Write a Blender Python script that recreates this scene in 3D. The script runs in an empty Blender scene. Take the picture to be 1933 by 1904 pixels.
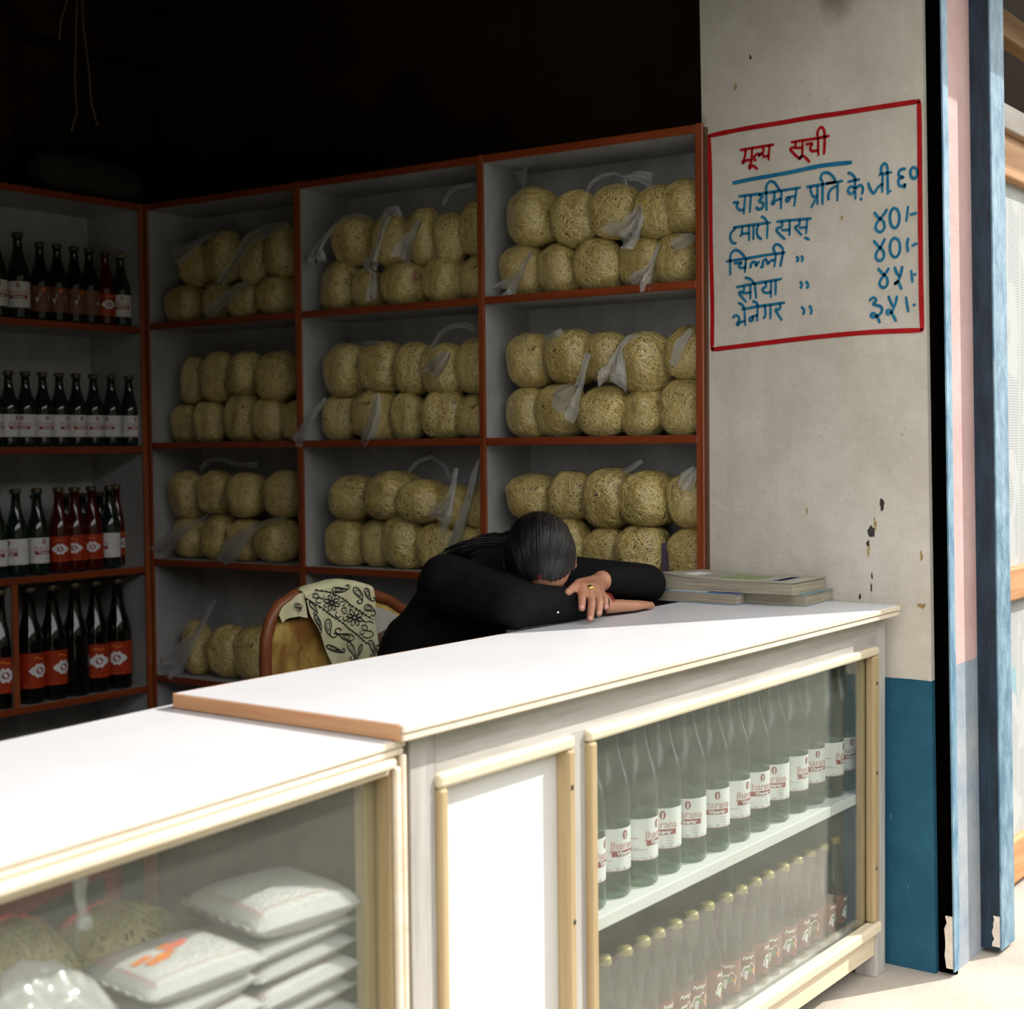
import bpy, bmesh, math, random
from mathutils import Vector, Matrix, noise as mnoise

random.seed(7)
R = random.Random(11)
scene = bpy.context.scene
COL = scene.collection

# ------------------------------------------------------------------ camera
FPX, FW, FH = 2767.465, 1933.0, 1904.0
cam_data = bpy.data.cameras.new('camera')
cam_data.sensor_fit = 'HORIZONTAL'
cam_data.sensor_width = 36.0
cam_data.lens = FPX / FW * 36.0
cam_data.clip_start = 0.05
cam_data.clip_end = 200
cam_data.dof.use_dof = True
cam_data.dof.focus_distance = 3.45
cam_data.dof.aperture_fstop = 4.2
cam = bpy.data.objects.new('camera', cam_data)
COL.objects.link(cam)
_r = Vector((0.59727, -0.80197, -0.01002))
_u = Vector((0.03821, 0.01598, 0.99914))
_f = Vector((0.80117, 0.59714, -0.03943))
cam.matrix_world = Matrix(((_r.x, _u.x, -_f.x, -1.5949), (_r.y, _u.y, -_f.y, -1.3883), (_r.z, _u.z, -_f.z, 1.3213), (0, 0, 0, 1)))
scene.camera = cam

# ------------------------------------------------------------------ light
world = bpy.data.worlds.new('hazy_sky')
scene.world = world
world.use_nodes = True
bg = world.node_tree.nodes['Background']
bg.inputs['Color'].default_value = (1.0, 0.99, 0.975, 1)
bg.inputs['Strength'].default_value = 3.0
sun_data = bpy.data.lights.new('sun', 'SUN')
sun_data.energy = 6.0
sun_data.angle = math.radians(0.55)
sun_data.color = (1.0, 0.955, 0.89)
sun = bpy.data.objects.new('sun', sun_data)
COL.objects.link(sun)
sun.location = (8, -6, 8)
sun.rotation_euler = Vector((-0.672, 0.390, -0.629)).to_track_quat('-Z', 'Y').to_euler()
vs = scene.view_settings
vs.view_transform = 'Standard'
vs.look = 'None'
vs.exposure = 0.0
vs.gamma = 1.0
vs.use_curve_mapping = False
scene.cycles.transparent_max_bounces = 20
scene.cycles.max_bounces = 4
scene.cycles.diffuse_bounces = 3
scene.cycles.glossy_bounces = 3
scene.cycles.caustics_reflective = False
scene.cycles.caustics_refractive = False

# ------------------------------------------------------------------ materials
MATS = {}


def new_mat(name):
    m = bpy.data.materials.new(name)
    m.use_nodes = True
    m.node_tree.nodes.clear()
    MATS[name] = m
    return m, m.node_tree.nodes, m.node_tree.links


def rgba(c):
    return (c[0], c[1], c[2], 1.0)


def srgb(r, g, b):
    def f(v):
        v /= 255.0
        return v / 12.92 if v <= 0.04045 else ((v + 0.055) / 1.055) ** 2.4
    return (f(r), f(g), f(b))


def coords(N, L, stretch=(1, 1, 1), kind='Object'):
    tc = N.new('ShaderNodeTexCoord')
    mp = N.new('ShaderNodeMapping')
    mp.inputs['Scale'].default_value = stretch
    L.new(tc.outputs[kind], mp.inputs['Vector'])
    return mp.outputs['Vector']


def noise(N, L, vec, scale, detail=4, rough=0.6):
    n = N.new('ShaderNodeTexNoise')
    n.inputs['Scale'].default_value = scale
    n.inputs['Detail'].default_value = detail
    n.inputs['Roughness'].default_value = rough
    if vec is not None:
        L.new(vec, n.inputs['Vector'])
    return n.outputs['Fac']


def ramp(N, L, fac, a, b, lo=0.35, hi=0.65):
    r = N.new('ShaderNodeValToRGB')
    r.color_ramp.elements[0].position = lo
    r.color_ramp.elements[0].color = rgba(a)
    r.color_ramp.elements[1].position = hi
    r.color_ramp.elements[1].color = rgba(b)
    L.new(fac, r.inputs['Fac'])
    return r.outputs['Color']


def mixc(N, L, fac, a, b):
    m = N.new('ShaderNodeMix')
    m.data_type = 'RGBA'
    for s, v in ((m.inputs[0], fac), (m.inputs[6], a), (m.inputs[7], b)):
        if hasattr(v, 'links'):
            L.new(v, s)
        elif isinstance(v, (int, float)):
            s.default_value = v
        else:
            s.default_value = rgba(v)
    return m.outputs[2]


def math_node(N, L, op, a, b=None, clamp=False):
    m = N.new('ShaderNodeMath')
    m.operation = op
    m.use_clamp = clamp
    for s, v in ((m.inputs[0], a), (m.inputs[1], b)):
        if v is None:
            continue
        if hasattr(v, 'links'):
            L.new(v, s)
        else:
            s.default_value = v
    return m.outputs[0]


def bump(N, L, h, strength=0.3, dist=0.01):
    b = N.new('ShaderNodeBump')
    b.inputs['Strength'].default_value = strength
    b.inputs['Distance'].default_value = dist
    L.new(h, b.inputs['Height'])
    return b.outputs['Normal']


def principled(N, L, col, rough=0.6, normal=None, spec=0.5, metal=0.0, coat=0.0):
    p = N.new('ShaderNodeBsdfPrincipled')
    if hasattr(col, 'links'):
        L.new(col, p.inputs['Base Color'])
    else:
        p.inputs['Base Color'].default_value = rgba(col)
    if hasattr(rough, 'links'):
        L.new(rough, p.inputs['Roughness'])
    else:
        p.inputs['Roughness'].default_value = rough
    p.inputs['Specular IOR Level'].default_value = spec
    p.inputs['Metallic'].default_value = metal
    p.inputs['Coat Weight'].default_value = coat
    if normal is not None:
        L.new(normal, p.inputs['Normal'])
    return p.outputs['BSDF']


def out(N, L, sh):
    o = N.new('ShaderNodeOutputMaterial')
    L.new(sh, o.inputs['Surface'])


def simple(name, a, b=None, rough=0.6, scale=6, stretch=(1, 1, 1), bscale=60, bstr=0.15, bdist=0.002, spec=0.4, lo=0.35, hi=0.65, metal=0, coat=0):
    m, N, L = new_mat(name)
    v = coords(N, L, stretch)
    col = a if b is None else ramp(N, L, noise(N, L, v, scale, 6, 0.65), a, b, lo, hi)
    nor = bump(N, L, noise(N, L, v, bscale, 3), bstr, bdist) if bstr else None
    out(N, L, principled(N, L, col, rough, nor, spec, metal, coat))
    return m


def wood(name, a, b, rough=0.55, axis=0, coat=0.0, scale=9):
    st = [26, 26, 26]
    st[axis] = 1.6
    m, N, L = new_mat(name)
    v = coords(N, L, st)
    g = noise(N, L, v, 1.0 * scale / 9, 6, 0.7)
    v2 = coords(N, L, (1, 1, 1))
    col = ramp(N, L, g, a, b, 0.3, 0.7)
    spots = noise(N, L, v2, 14, 5, 0.75)
    col = mixc(N, L, math_node(N, L, 'MULTIPLY', math_node(N, L, 'GREATER_THAN', spots, 0.69), 0.45), col, (a[0] * 0.35, a[1] * 0.3, a[2] * 0.25))
    out(N, L, principled(N, L, col, rough, bump(N, L, g, 0.25, 0.0015), 0.4, 0, coat))
    return m


def schlick(N, L, f0=0.04, gain=1.0, normal=None):
    lw = N.new('ShaderNodeLayerWeight')
    lw.inputs['Blend'].default_value = 0.5
    if normal is not None:
        L.new(normal, lw.inputs['Normal'])
    p = math_node(N, L, 'POWER', lw.outputs['Facing'], 5.0)
    return math_node(N, L, 'ADD', math_node(N, L, 'MULTIPLY', p, gain), f0, True), lw.outputs['Facing']


def shader_mix(N, L, fac, a, b):
    m = N.new('ShaderNodeMixShader')
    if hasattr(fac, 'links'):
        L.new(fac, m.inputs[0])
    else:
        m.inputs[0].default_value = fac
    L.new(a, m.inputs[1])
    L.new(b, m.inputs[2])
    return m.outputs[0]


def bsdf(N, L, kind, col, rough=None, normal=None):
    n = N.new(kind)
    if hasattr(col, 'links'):
        L.new(col, n.inputs['Color'])
    else:
        n.inputs['Color'].default_value = rgba(col)
    if rough is not None:
        n.inputs['Roughness'].default_value = rough
    if normal is not None:
        L.new(normal, n.inputs['Normal'])
    return n.outputs[0]


def film(name, haze=0.06, rough=0.09, bscale=45, bstr=0.8, bdist=0.006, tint=(0.97, 0.97, 0.96), haze_col=(0.85, 0.86, 0.88), f0=0.05, stretch=(1, 1, 1)):
    m, N, L = new_mat(name)
    v = coords(N, L, stretch)
    nor = bump(N, L, noise(N, L, v, bscale, 3, 0.6), bstr, bdist)
    fac, _ = schlick(N, L, f0, 0.8, nor)
    tr = bsdf(N, L, 'ShaderNodeBsdfTransparent', tint)
    df = bsdf(N, L, 'ShaderNodeBsdfDiffuse', haze_col, None, nor)
    tl = bsdf(N, L, 'ShaderNodeBsdfTranslucent', haze_col)
    df = shader_mix(N, L, 0.4, df, tl)
    base = shader_mix(N, L, haze, tr, df)
    out(N, L, shader_mix(N, L, fac, base, bsdf(N, L, 'ShaderNodeBsdfGlossy', (1, 1, 1), rough, nor)))
    return m


def bottle_glass(name, tint, edge, haze=0.05):
    m, N, L = new_mat(name)
    fac, facing = schlick(N, L, 0.055, 0.9)
    e = math_node(N, L, 'POWER', facing, 2.2)
    tr = bsdf(N, L, 'ShaderNodeBsdfTransparent', mixc(N, L, e, tint, edge))
    df = bsdf(N, L, 'ShaderNodeBsdfDiffuse', (0.32, 0.42, 0.34))
    base = shader_mix(N, L, haze, tr, df)
    out(N, L, shader_mix(N, L, fac, base, bsdf(N, L, 'ShaderNodeBsdfGlossy', (1, 1, 1), 0.16)))
    return m


WHITE_TOP = simple('white_laminate', (0.61, 0.61, 0.635), (0.67, 0.67, 0.695), 0.34, 3, bstr=0.02, spec=0.5)
# weathered white paint over vertical or horizontal grain
PAINT_V = simple('weathered_white_paint_upright', (0.36, 0.34, 0.315), (0.54, 0.515, 0.49), 0.6, 1.6, (22, 22, 1.6), 50, 0.25)
PAINT_H = simple('weathered_white_paint_level', (0.36, 0.34, 0.305), (0.54, 0.515, 0.485), 0.6, 1.6, (1.6, 22, 22), 50, 0.25)
PANEL_WHITE = simple('cream_white_panel', (0.70, 0.69, 0.67), (0.76, 0.755, 0.745), 0.5, 2.5, bstr=0.03)
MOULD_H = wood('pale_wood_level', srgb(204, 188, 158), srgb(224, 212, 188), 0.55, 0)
MOULD_V = wood('pale_wood_upright', srgb(156, 134, 97), srgb(188, 166, 128), 0.55, 2)  # darker than the level wood: shade on the uprights put into the colour
EDGE_WOOD = wood('pale_edge_wood', srgb(222, 202, 176), srgb(238, 226, 208), 0.5, 0)
EDGE_WOOD_Y = wood('orange_edge_wood', srgb(186, 124, 80), srgb(214, 172, 128), 0.5, 1)
VARNISH_H = wood('orange_varnish_level', srgb(116, 48, 22), srgb(152, 72, 38), 0.35, 1, 0.3)
VARNISH_X = wood('orange_varnish_across', srgb(116, 48, 22), srgb(152, 72, 38), 0.35, 0, 0.3)
VARNISH_V = wood('orange_varnish_upright', srgb(122, 54, 26), srgb(162, 84, 46), 0.35, 2, 0.3)
SHELF_PAINT = simple('grey_white_shelf_paint', (0.34, 0.335, 0.33), (0.47, 0.465, 0.46), 0.55, 3.0, (3, 3, 1.6), 60, 0.2)
DARK_WOOD = simple('dark_brown_wood', (0.07, 0.035, 0.018), (0.12, 0.06, 0.03), 0.5, 4, (8, 8, 1))
WALL_DARK = simple('dark_brown_wall', (0.020, 0.011, 0.006), (0.040, 0.021, 0.010), 0.9, 2, spec=0.04)  # very dark brown with random mottling
CEIL_DARK = simple('dark_brown_ceiling', (0.018, 0.010, 0.006), (0.030, 0.016, 0.008), 0.9, 3, spec=0.04)  # similar very dark brown overhead
FLOOR_SHOP = simple('dull_cement_floor', (0.05, 0.043, 0.036), (0.08, 0.07, 0.06), 0.8, 3)
SLOT_SHADE = simple('slot_shade_black', (0.0015, 0.001, 0.0008), None, 0.9, bstr=0, spec=0.0)


def plaster(name, a, b, low, split, soft, dirt=(0.33, 0.28, 0.20), stain=None):
    """old wall paint: upper colour with stains, a second colour painted below a line"""
    m, N, L = new_mat(name)
    v = coords(N, L)
    geo = N.new('ShaderNodeNewGeometry')
    sep = N.new('ShaderNodeSeparateXYZ')
    L.new(geo.outputs['Position'], sep.inputs[0])
    col = ramp(N, L, noise(N, L, v, 3.4, 8, 0.72), a, b, 0.36, 0.64)
    streak = noise(N, L, coords(N, L, (9, 9, 0.9)), 1.0, 5, 0.7)
    col = mixc(N, L, math_node(N, L, 'MULTIPLY', math_node(N, L, 'SUBTRACT', streak, 0.52, True), 1.4, True), col, dirt)
    speck = noise(N, L, v, 55, 4, 0.8)
    col = mixc(N, L, math_node(N, L, 'MULTIPLY', math_node(N, L, 'GREATER_THAN', speck, 0.66), 0.42), col, (0.20, 0.165, 0.12))
    if stain:
        dy = math_node(N, L, 'DIVIDE', math_node(N, L, 'SUBTRACT', sep.outputs['Y'], stain[0]), stain[2])
        dz = math_node(N, L, 'DIVIDE', math_node(N, L, 'SUBTRACT', sep.outputs['Z'], stain[1]), stain[3])
        rr = math_node(N, L, 'ADD', math_node(N, L, 'MULTIPLY', dy, dy), math_node(N, L, 'MULTIPLY', dz, dz))
        msk = math_node(N, L, 'SUBTRACT', math_node(N, L, 'ADD', 1.15, math_node(N, L, 'MULTIPLY', noise(N, L, v, 30, 6, 0.8), -0.9)), rr, True)
        col = mixc(N, L, math_node(N, L, 'MULTIPLY', msk, 1.1, True), col, srgb(120, 112, 92))
    edge = noise(N, L, v, 20, 3)
    zz = math_node(N, L, 'ADD', sep.outputs['Z'], math_node(N, L, 'MULTIPLY', math_node(N, L, 'SUBTRACT', edge, 0.5), soft))
    lowcol = ramp(N, L, noise(N, L, v, 5, 6, 0.7), low[0], low[1], 0.3, 0.7)
    scr = noise(N, L, coords(N, L, (30, 30, 6)), 2.0, 5, 0.75)
    lowcol = mixc(N, L, math_node(N, L, 'MULTIPLY', math_node(N, L, 'GREATER_THAN', scr, 0.68), 0.5), lowcol, (0.5, 0.47, 0.42))
    col = mixc(N, L, math_node(N, L, 'LESS_THAN', zz, split), col, lowcol)
    nor = bump(N, L, math_node(N, L, 'ADD', noise(N, L, v, 38, 6, 0.7), math_node(N, L, 'MULTIPLY', noise(N, L, v, 6, 3), 1.5)), 0.4, 0.006)
    out(N, L, principled(N, L, col, 0.75, nor, 0.3))
    return m


PILLAR = plaster('old_cream_plaster', srgb(200, 192, 179), srgb(219, 212, 200), (srgb(28, 82, 106), srgb(44, 100, 124)), 0.73, 0.006, srgb(190, 178, 154), (0.185, 2.48, 0.075, 0.13))
COLUMN = plaster('old_pink_plaster', srgb(196, 160, 156), srgb(212, 178, 174), (srgb(126, 142, 160), srgb(176, 178, 180)), 0.765, 0.004, srgb(150, 118, 112))
STEEL_BLUE = simple('chipped_blue_steel_paint', srgb(84, 124, 150), srgb(150, 180, 198), 0.45, 12.0, (2, 2, 0.8), 70, 0.5, 0.003, 0.5, 0.36, 0.68)
STEEL_NAVY_SHADE = simple('shaded_navy_steel_paint', srgb(16, 30, 44), srgb(34, 56, 74), 0.5, 5.0, (7, 7, 1.5), 60, 0.5, 0.003)  # shade on the post's side face put into a dark blue
STEEL_BLUE2 = simple('rusty_blue_steel_paint', srgb(74, 112, 136), srgb(138, 168, 186), 0.45, 14.0, (2, 2, 0.9), 60, 0.6, 0.004, 0.5, 0.38, 0.72)
ROAD = simple('worn_dark_road', (0.085, 0.095, 0.068), (0.16, 0.16, 0.12), 0.9, 2.6, (1, 1, 1), 30, 0.4, 0.01)
STREET = simple('pale_dusty_cement', srgb(166, 156, 143), srgb(190, 180, 167), 0.85, 2.2, (1, 1, 1), 40, 0.4, 0.006)
SIGN_RED = simple('red_brush_paint', srgb(160, 16, 22), srgb(186, 24, 28), 0.45, 30, bstr=0.1)
SIGN_BLUE = simple('blue_brush_paint', srgb(22, 104, 144), srgb(44, 128, 164), 0.45, 30, bstr=0.1)
CHIP_DARK = simple('bare_dark_chip', (0.02, 0.02, 0.02), (0.06, 0.05, 0.04), 0.8, 30, bstr=0)
CHIP_TAN = simple('bare_tan_chip', srgb(150, 120, 70), srgb(180, 160, 110), 0.8, 30, bstr=0)
CHIP_PALE = simple('bare_pale_plaster', srgb(222, 208, 190), srgb(236, 226, 212), 0.8, 30)

# noodles: every strand its own shade
NOODLE, N, L = new_mat('yellow_noodle_strands')
_g = N.new('ShaderNodeNewGeometry')
_c = ramp(N, L, _g.outputs['Random Per Island'], srgb(214, 182, 98), srgb(252, 234, 160), 0.0, 1.0)
_p = N.new('ShaderNodeBsdfPrincipled')
L.new(_c, _p.inputs['Base Color'])
_p.inputs['Roughness'].default_value = 0.55
out(N, L, _p.outputs[0])
NOODLE_IN = simple('noodle_mass', srgb(116, 82, 30), srgb(146, 108, 46), 0.8, 60, bstr=0.4)  # core darkened for the shade in the gaps between strands
FILM = film('clear_plastic_bag', 0.012, 0.06, 9, 1.0, 0.010, f0=0.075)
TAIL = film('bunched_plastic_film', 0.34, 0.12, 14, 1.0, 0.006, f0=0.10, stretch=(1, 1, 0.4))
PACK_FILM = film('shiny_packet_film', 0.55, 0.14, 26, 0.8, 0.008, haze_col=(0.92, 0.88, 0.87), f0=0.08)
PANE, N, L = new_mat('dusty_showcase_glass')
_v = coords(N, L)
_d = noise(N, L, coords(N, L, (3, 3, 9)), 2.5, 7, 0.7)
_fac, _ = schlick(N, L, 0.05, 0.95)
_tr = bsdf(N, L, 'ShaderNodeBsdfTransparent', (0.955, 0.98, 0.965))
_df = bsdf(N, L, 'ShaderNodeBsdfDiffuse', (0.56, 0.56, 0.50))
_hz = math_node(N, L, 'ADD', math_node(N, L, 'MULTIPLY', _d, 0.07), 0.01)
_base = shader_mix(N, L, _hz, _tr, _df)
out(N, L, shader_mix(N, L, _fac, _base, bsdf(N, L, 'ShaderNodeBsdfGlossy', (1, 1, 1), 0.02)))
VINEGAR_GLASS = bottle_glass('pale_green_bottle_glass', (0.60, 0.74, 0.63), (0.12, 0.24, 0.16), 0.06)
CLEAR_GLASS = bottle_glass('clear_bottle_glass', (0.74, 0.75, 0.66), (0.22, 0.23, 0.16), 0.04)
DARK_SAUCE = simple('dark_sauce_bottle', (0.006, 0.005, 0.004), None, 0.08, bstr=0, spec=0.6)
RED_SAUCE = simple('red_sauce_bottle', (0.065, 0.004, 0.003), None, 0.10, bstr=0, spec=0.6)
GREEN_GLASS = simple('dark_green_bottle', (0.010, 0.022, 0.014), None, 0.07, bstr=0, spec=0.6)
CAP_GOLD = simple('brass_bottle_cap', (0.30, 0.25, 0.09), None, 0.45, bstr=0, metal=0.3)
CAP_DARK = simple('dull_bottle_cap', (0.10, 0.08, 0.04), None, 0.4, bstr=0, metal=0.4)
LABEL_WHITE = simple('white_label_paper', (0.80, 0.79, 0.78), None, 0.5, bstr=0)
LABEL_RED = simple('orange_red_label_paper', srgb(182, 62, 26), srgb(158, 44, 18), 0.4, 20, bstr=0)
LABEL_BROWN = simple('red_brown_label_paper', srgb(118, 76, 60), srgb(138, 92, 74), 0.5, 20, bstr=0)
INK_MAROON = simple('maroon_ink', srgb(150, 52, 46), None, 0.5, bstr=0)
INK_PINK = simple('faded_maroon_ink', srgb(196, 128, 122), None, 0.5, bstr=0)
INK_GREY = simple('grey_ink', srgb(150, 146, 144), None, 0.5, bstr=0)
INK_BLACK = simple('black_ink', (0.012, 0.012, 0.014), None, 0.6, bstr=0)
INK_WHITE = simple('white_ink', (0.8, 0.8, 0.8), None, 0.5, bstr=0)
INK_GREEN = simple('green_ink', srgb(96, 124, 78), srgb(150, 160, 110), 0.5, 50, bstr=0)
INK_ORANGE = simple('orange_ink', srgb(236, 150, 40), srgb(216, 88, 52), 0.5, 30, bstr=0)
INK_RED = simple('thin_red_ink', srgb(206, 60, 60), None, 0.5, bstr=0)
INK_BLUE = simple('violet_blue_ink', srgb(74, 76, 140), None, 0.5, bstr=0)
RED_PLASTIC = simple('red_moulded_plastic', srgb(196, 34, 52), srgb(214, 48, 62), 0.3, 3, bstr=0, spec=0.5)
RICE = simple('white_packet_contents', (0.84, 0.82, 0.81), (0.90, 0.88, 0.87), 0.7, 80, bstr=0.3)
SLIP_VIOLET = simple('dull_violet_slip', srgb(92, 74, 96), None, 0.6, bstr=0)
SKIN = simple('brown_skin', srgb(164, 112, 86), srgb(192, 140, 112), 0.5, 9, bscale=140, bstr=0.12, bdist=0.001)
NAIL = simple('pink_fingernail', srgb(204, 150, 138), None, 0.3, bstr=0)
SWEATER = simple('black_knit', (0.006, 0.0062, 0.0066), (0.010, 0.0102, 0.0106), 0.9, 30, (1, 1, 1), 420, 0.3, 0.001, 0.08)
TROUSERS = simple('dark_cloth', (0.015, 0.014, 0.018), None, 0.9)
HAIR = simple('black_hair', (0.006, 0.005, 0.005), None, 0.45, bstr=0, spec=0.3)
HAIR_STRAND, N, L = new_mat('black_hair_strands')
_g = N.new('ShaderNodeNewGeometry')
out(N, L, principled(N, L, ramp(N, L, _g.outputs['Random Per Island'], (0.005, 0.004, 0.004), (0.030, 0.027, 0.027), 0.45, 1.0), 0.33, None, 0.55))
TIKA = simple('red_powder', (0.16, 0.008, 0.014), None, 0.9, bstr=0)
GOLD = simple('gold_ring', (0.80, 0.58, 0.16), None, 0.3, bstr=0, metal=1.0)
BANGLE = simple('red_thread', (0.30, 0.03, 0.03), None, 0.7, bstr=0)
SCARF = simple('pale_green_scarf_cotton', srgb(196, 196, 152), srgb(214, 208, 172), 0.85, 14, bscale=200, bstr=0.2, bdist=0.001)
CHAIR_RIM = simple('brown_chair_rim', srgb(112, 62, 34), srgb(136, 80, 46), 0.4, 5)
CHAIR_FABRIC = simple('tan_satin_chair_cover', srgb(124, 84, 40), srgb(196, 166, 92), 0.4, 4.5, (1, 1, 0.7), 30, 0.2, 0.003, 0.5, 0.42, 0.58)
CHAIR_PALE = simple('pale_grey_chair_panel', srgb(170, 164, 156), srgb(206, 202, 196), 0.35, 5)
CHAIR_INK = simple('brown_chair_print', srgb(96, 60, 40), None, 0.5, bstr=0)
PAPER_EDGE = simple('worn_page_edges', srgb(128, 120, 102), srgb(178, 168, 148), 0.8, 6, (1, 1, 60), 60, 0.2)
COVER_GREY = simple('grey_green_cover', srgb(156, 152, 136), srgb(176, 172, 156), 0.5, 8, bstr=0.05)
COVER_BLUE = simple('blue_cover', srgb(64, 118, 168), srgb(110, 150, 180), 0.45, 10, bstr=0.05)
COVER_TEAL = simple('mottled_teal_cover', srgb(70, 104, 112), srgb(150, 176, 180), 0.5, 120, bstr=0.05, lo=0.45, hi=0.55)
SACK = simple('dark_sacking', (0.022, 0.017, 0.012), (0.036, 0.028, 0.018), 0.9, 10)
STRING = simple('pale_string', (0.16, 0.12, 0.075), None, 0.9, bstr=0)
NEWS_WOOD = wood('street_stall_wood', srgb(168, 112, 64), srgb(206, 158, 110), 0.6, 0)
NEWS_WOOD_PALE = simple('pale_stall_board', srgb(190, 178, 168), srgb(214, 206, 198), 0.7, 4, (1, 8, 8))
STALL_DARK = simple('dark_stall_inside', (0.007, 0.004, 0.003), (0.014, 0.008, 0.004), 0.9, 2, spec=0.02)
SKY_BLOCK = simple('sky_block_wall', (0.09, 0.09, 0.07), (0.15, 0.145, 0.115), 0.9, 1.2)  # added wall across the street, darkened to send less light into the shop
LEAF = simple('street_tree_leaves', (0.035, 0.075, 0.02), (0.08, 0.13, 0.04), 0.7, 3)
BARK = simple('street_tree_bark', (0.08, 0.06, 0.04), (0.13, 0.10, 0.07), 0.9, 8)

# newsprint: columns of tiny lines, grey blocks and a few blue patches
NEWS, N, L = new_mat('pasted_newspaper')
_v = coords(N, L)
_sep = N.new('ShaderNodeSeparateXYZ')
L.new(_v, _sep.inputs[0])
_ln = math_node(N, L, 'GREATER_THAN', math_node(N, L, 'FRACT', math_node(N, L, 'MULTIPLY', _sep.outputs['Z'], 130.0)), 0.55)
_blk = noise(N, L, coords(N, L, (9, 1, 7)), 1.0, 1, 0.4)
_colgap = math_node(N, L, 'GREATER_THAN', math_node(N, L, 'FRACT', math_node(N, L, 'MULTIPLY', _sep.outputs['X'], 9.0)), 0.10)
_txt = math_node(N, L, 'MULTIPLY', math_node(N, L, 'MULTIPLY', _ln, _colgap), math_node(N, L, 'GREATER_THAN', _blk, 0.44))
_base = mixc(N, L, math_node(N, L, 'MULTIPLY', _txt, 0.42), srgb(178, 180, 180), srgb(100, 102, 108))
_base = mixc(N, L, math_node(N, L, 'GREATER_THAN', noise(N, L, coords(N, L, (4, 1, 3)), 1.3, 1, 0.4), 0.70), _base, srgb(136, 166, 174))
out(N, L, principled(N, L, _base, 0.8))


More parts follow.
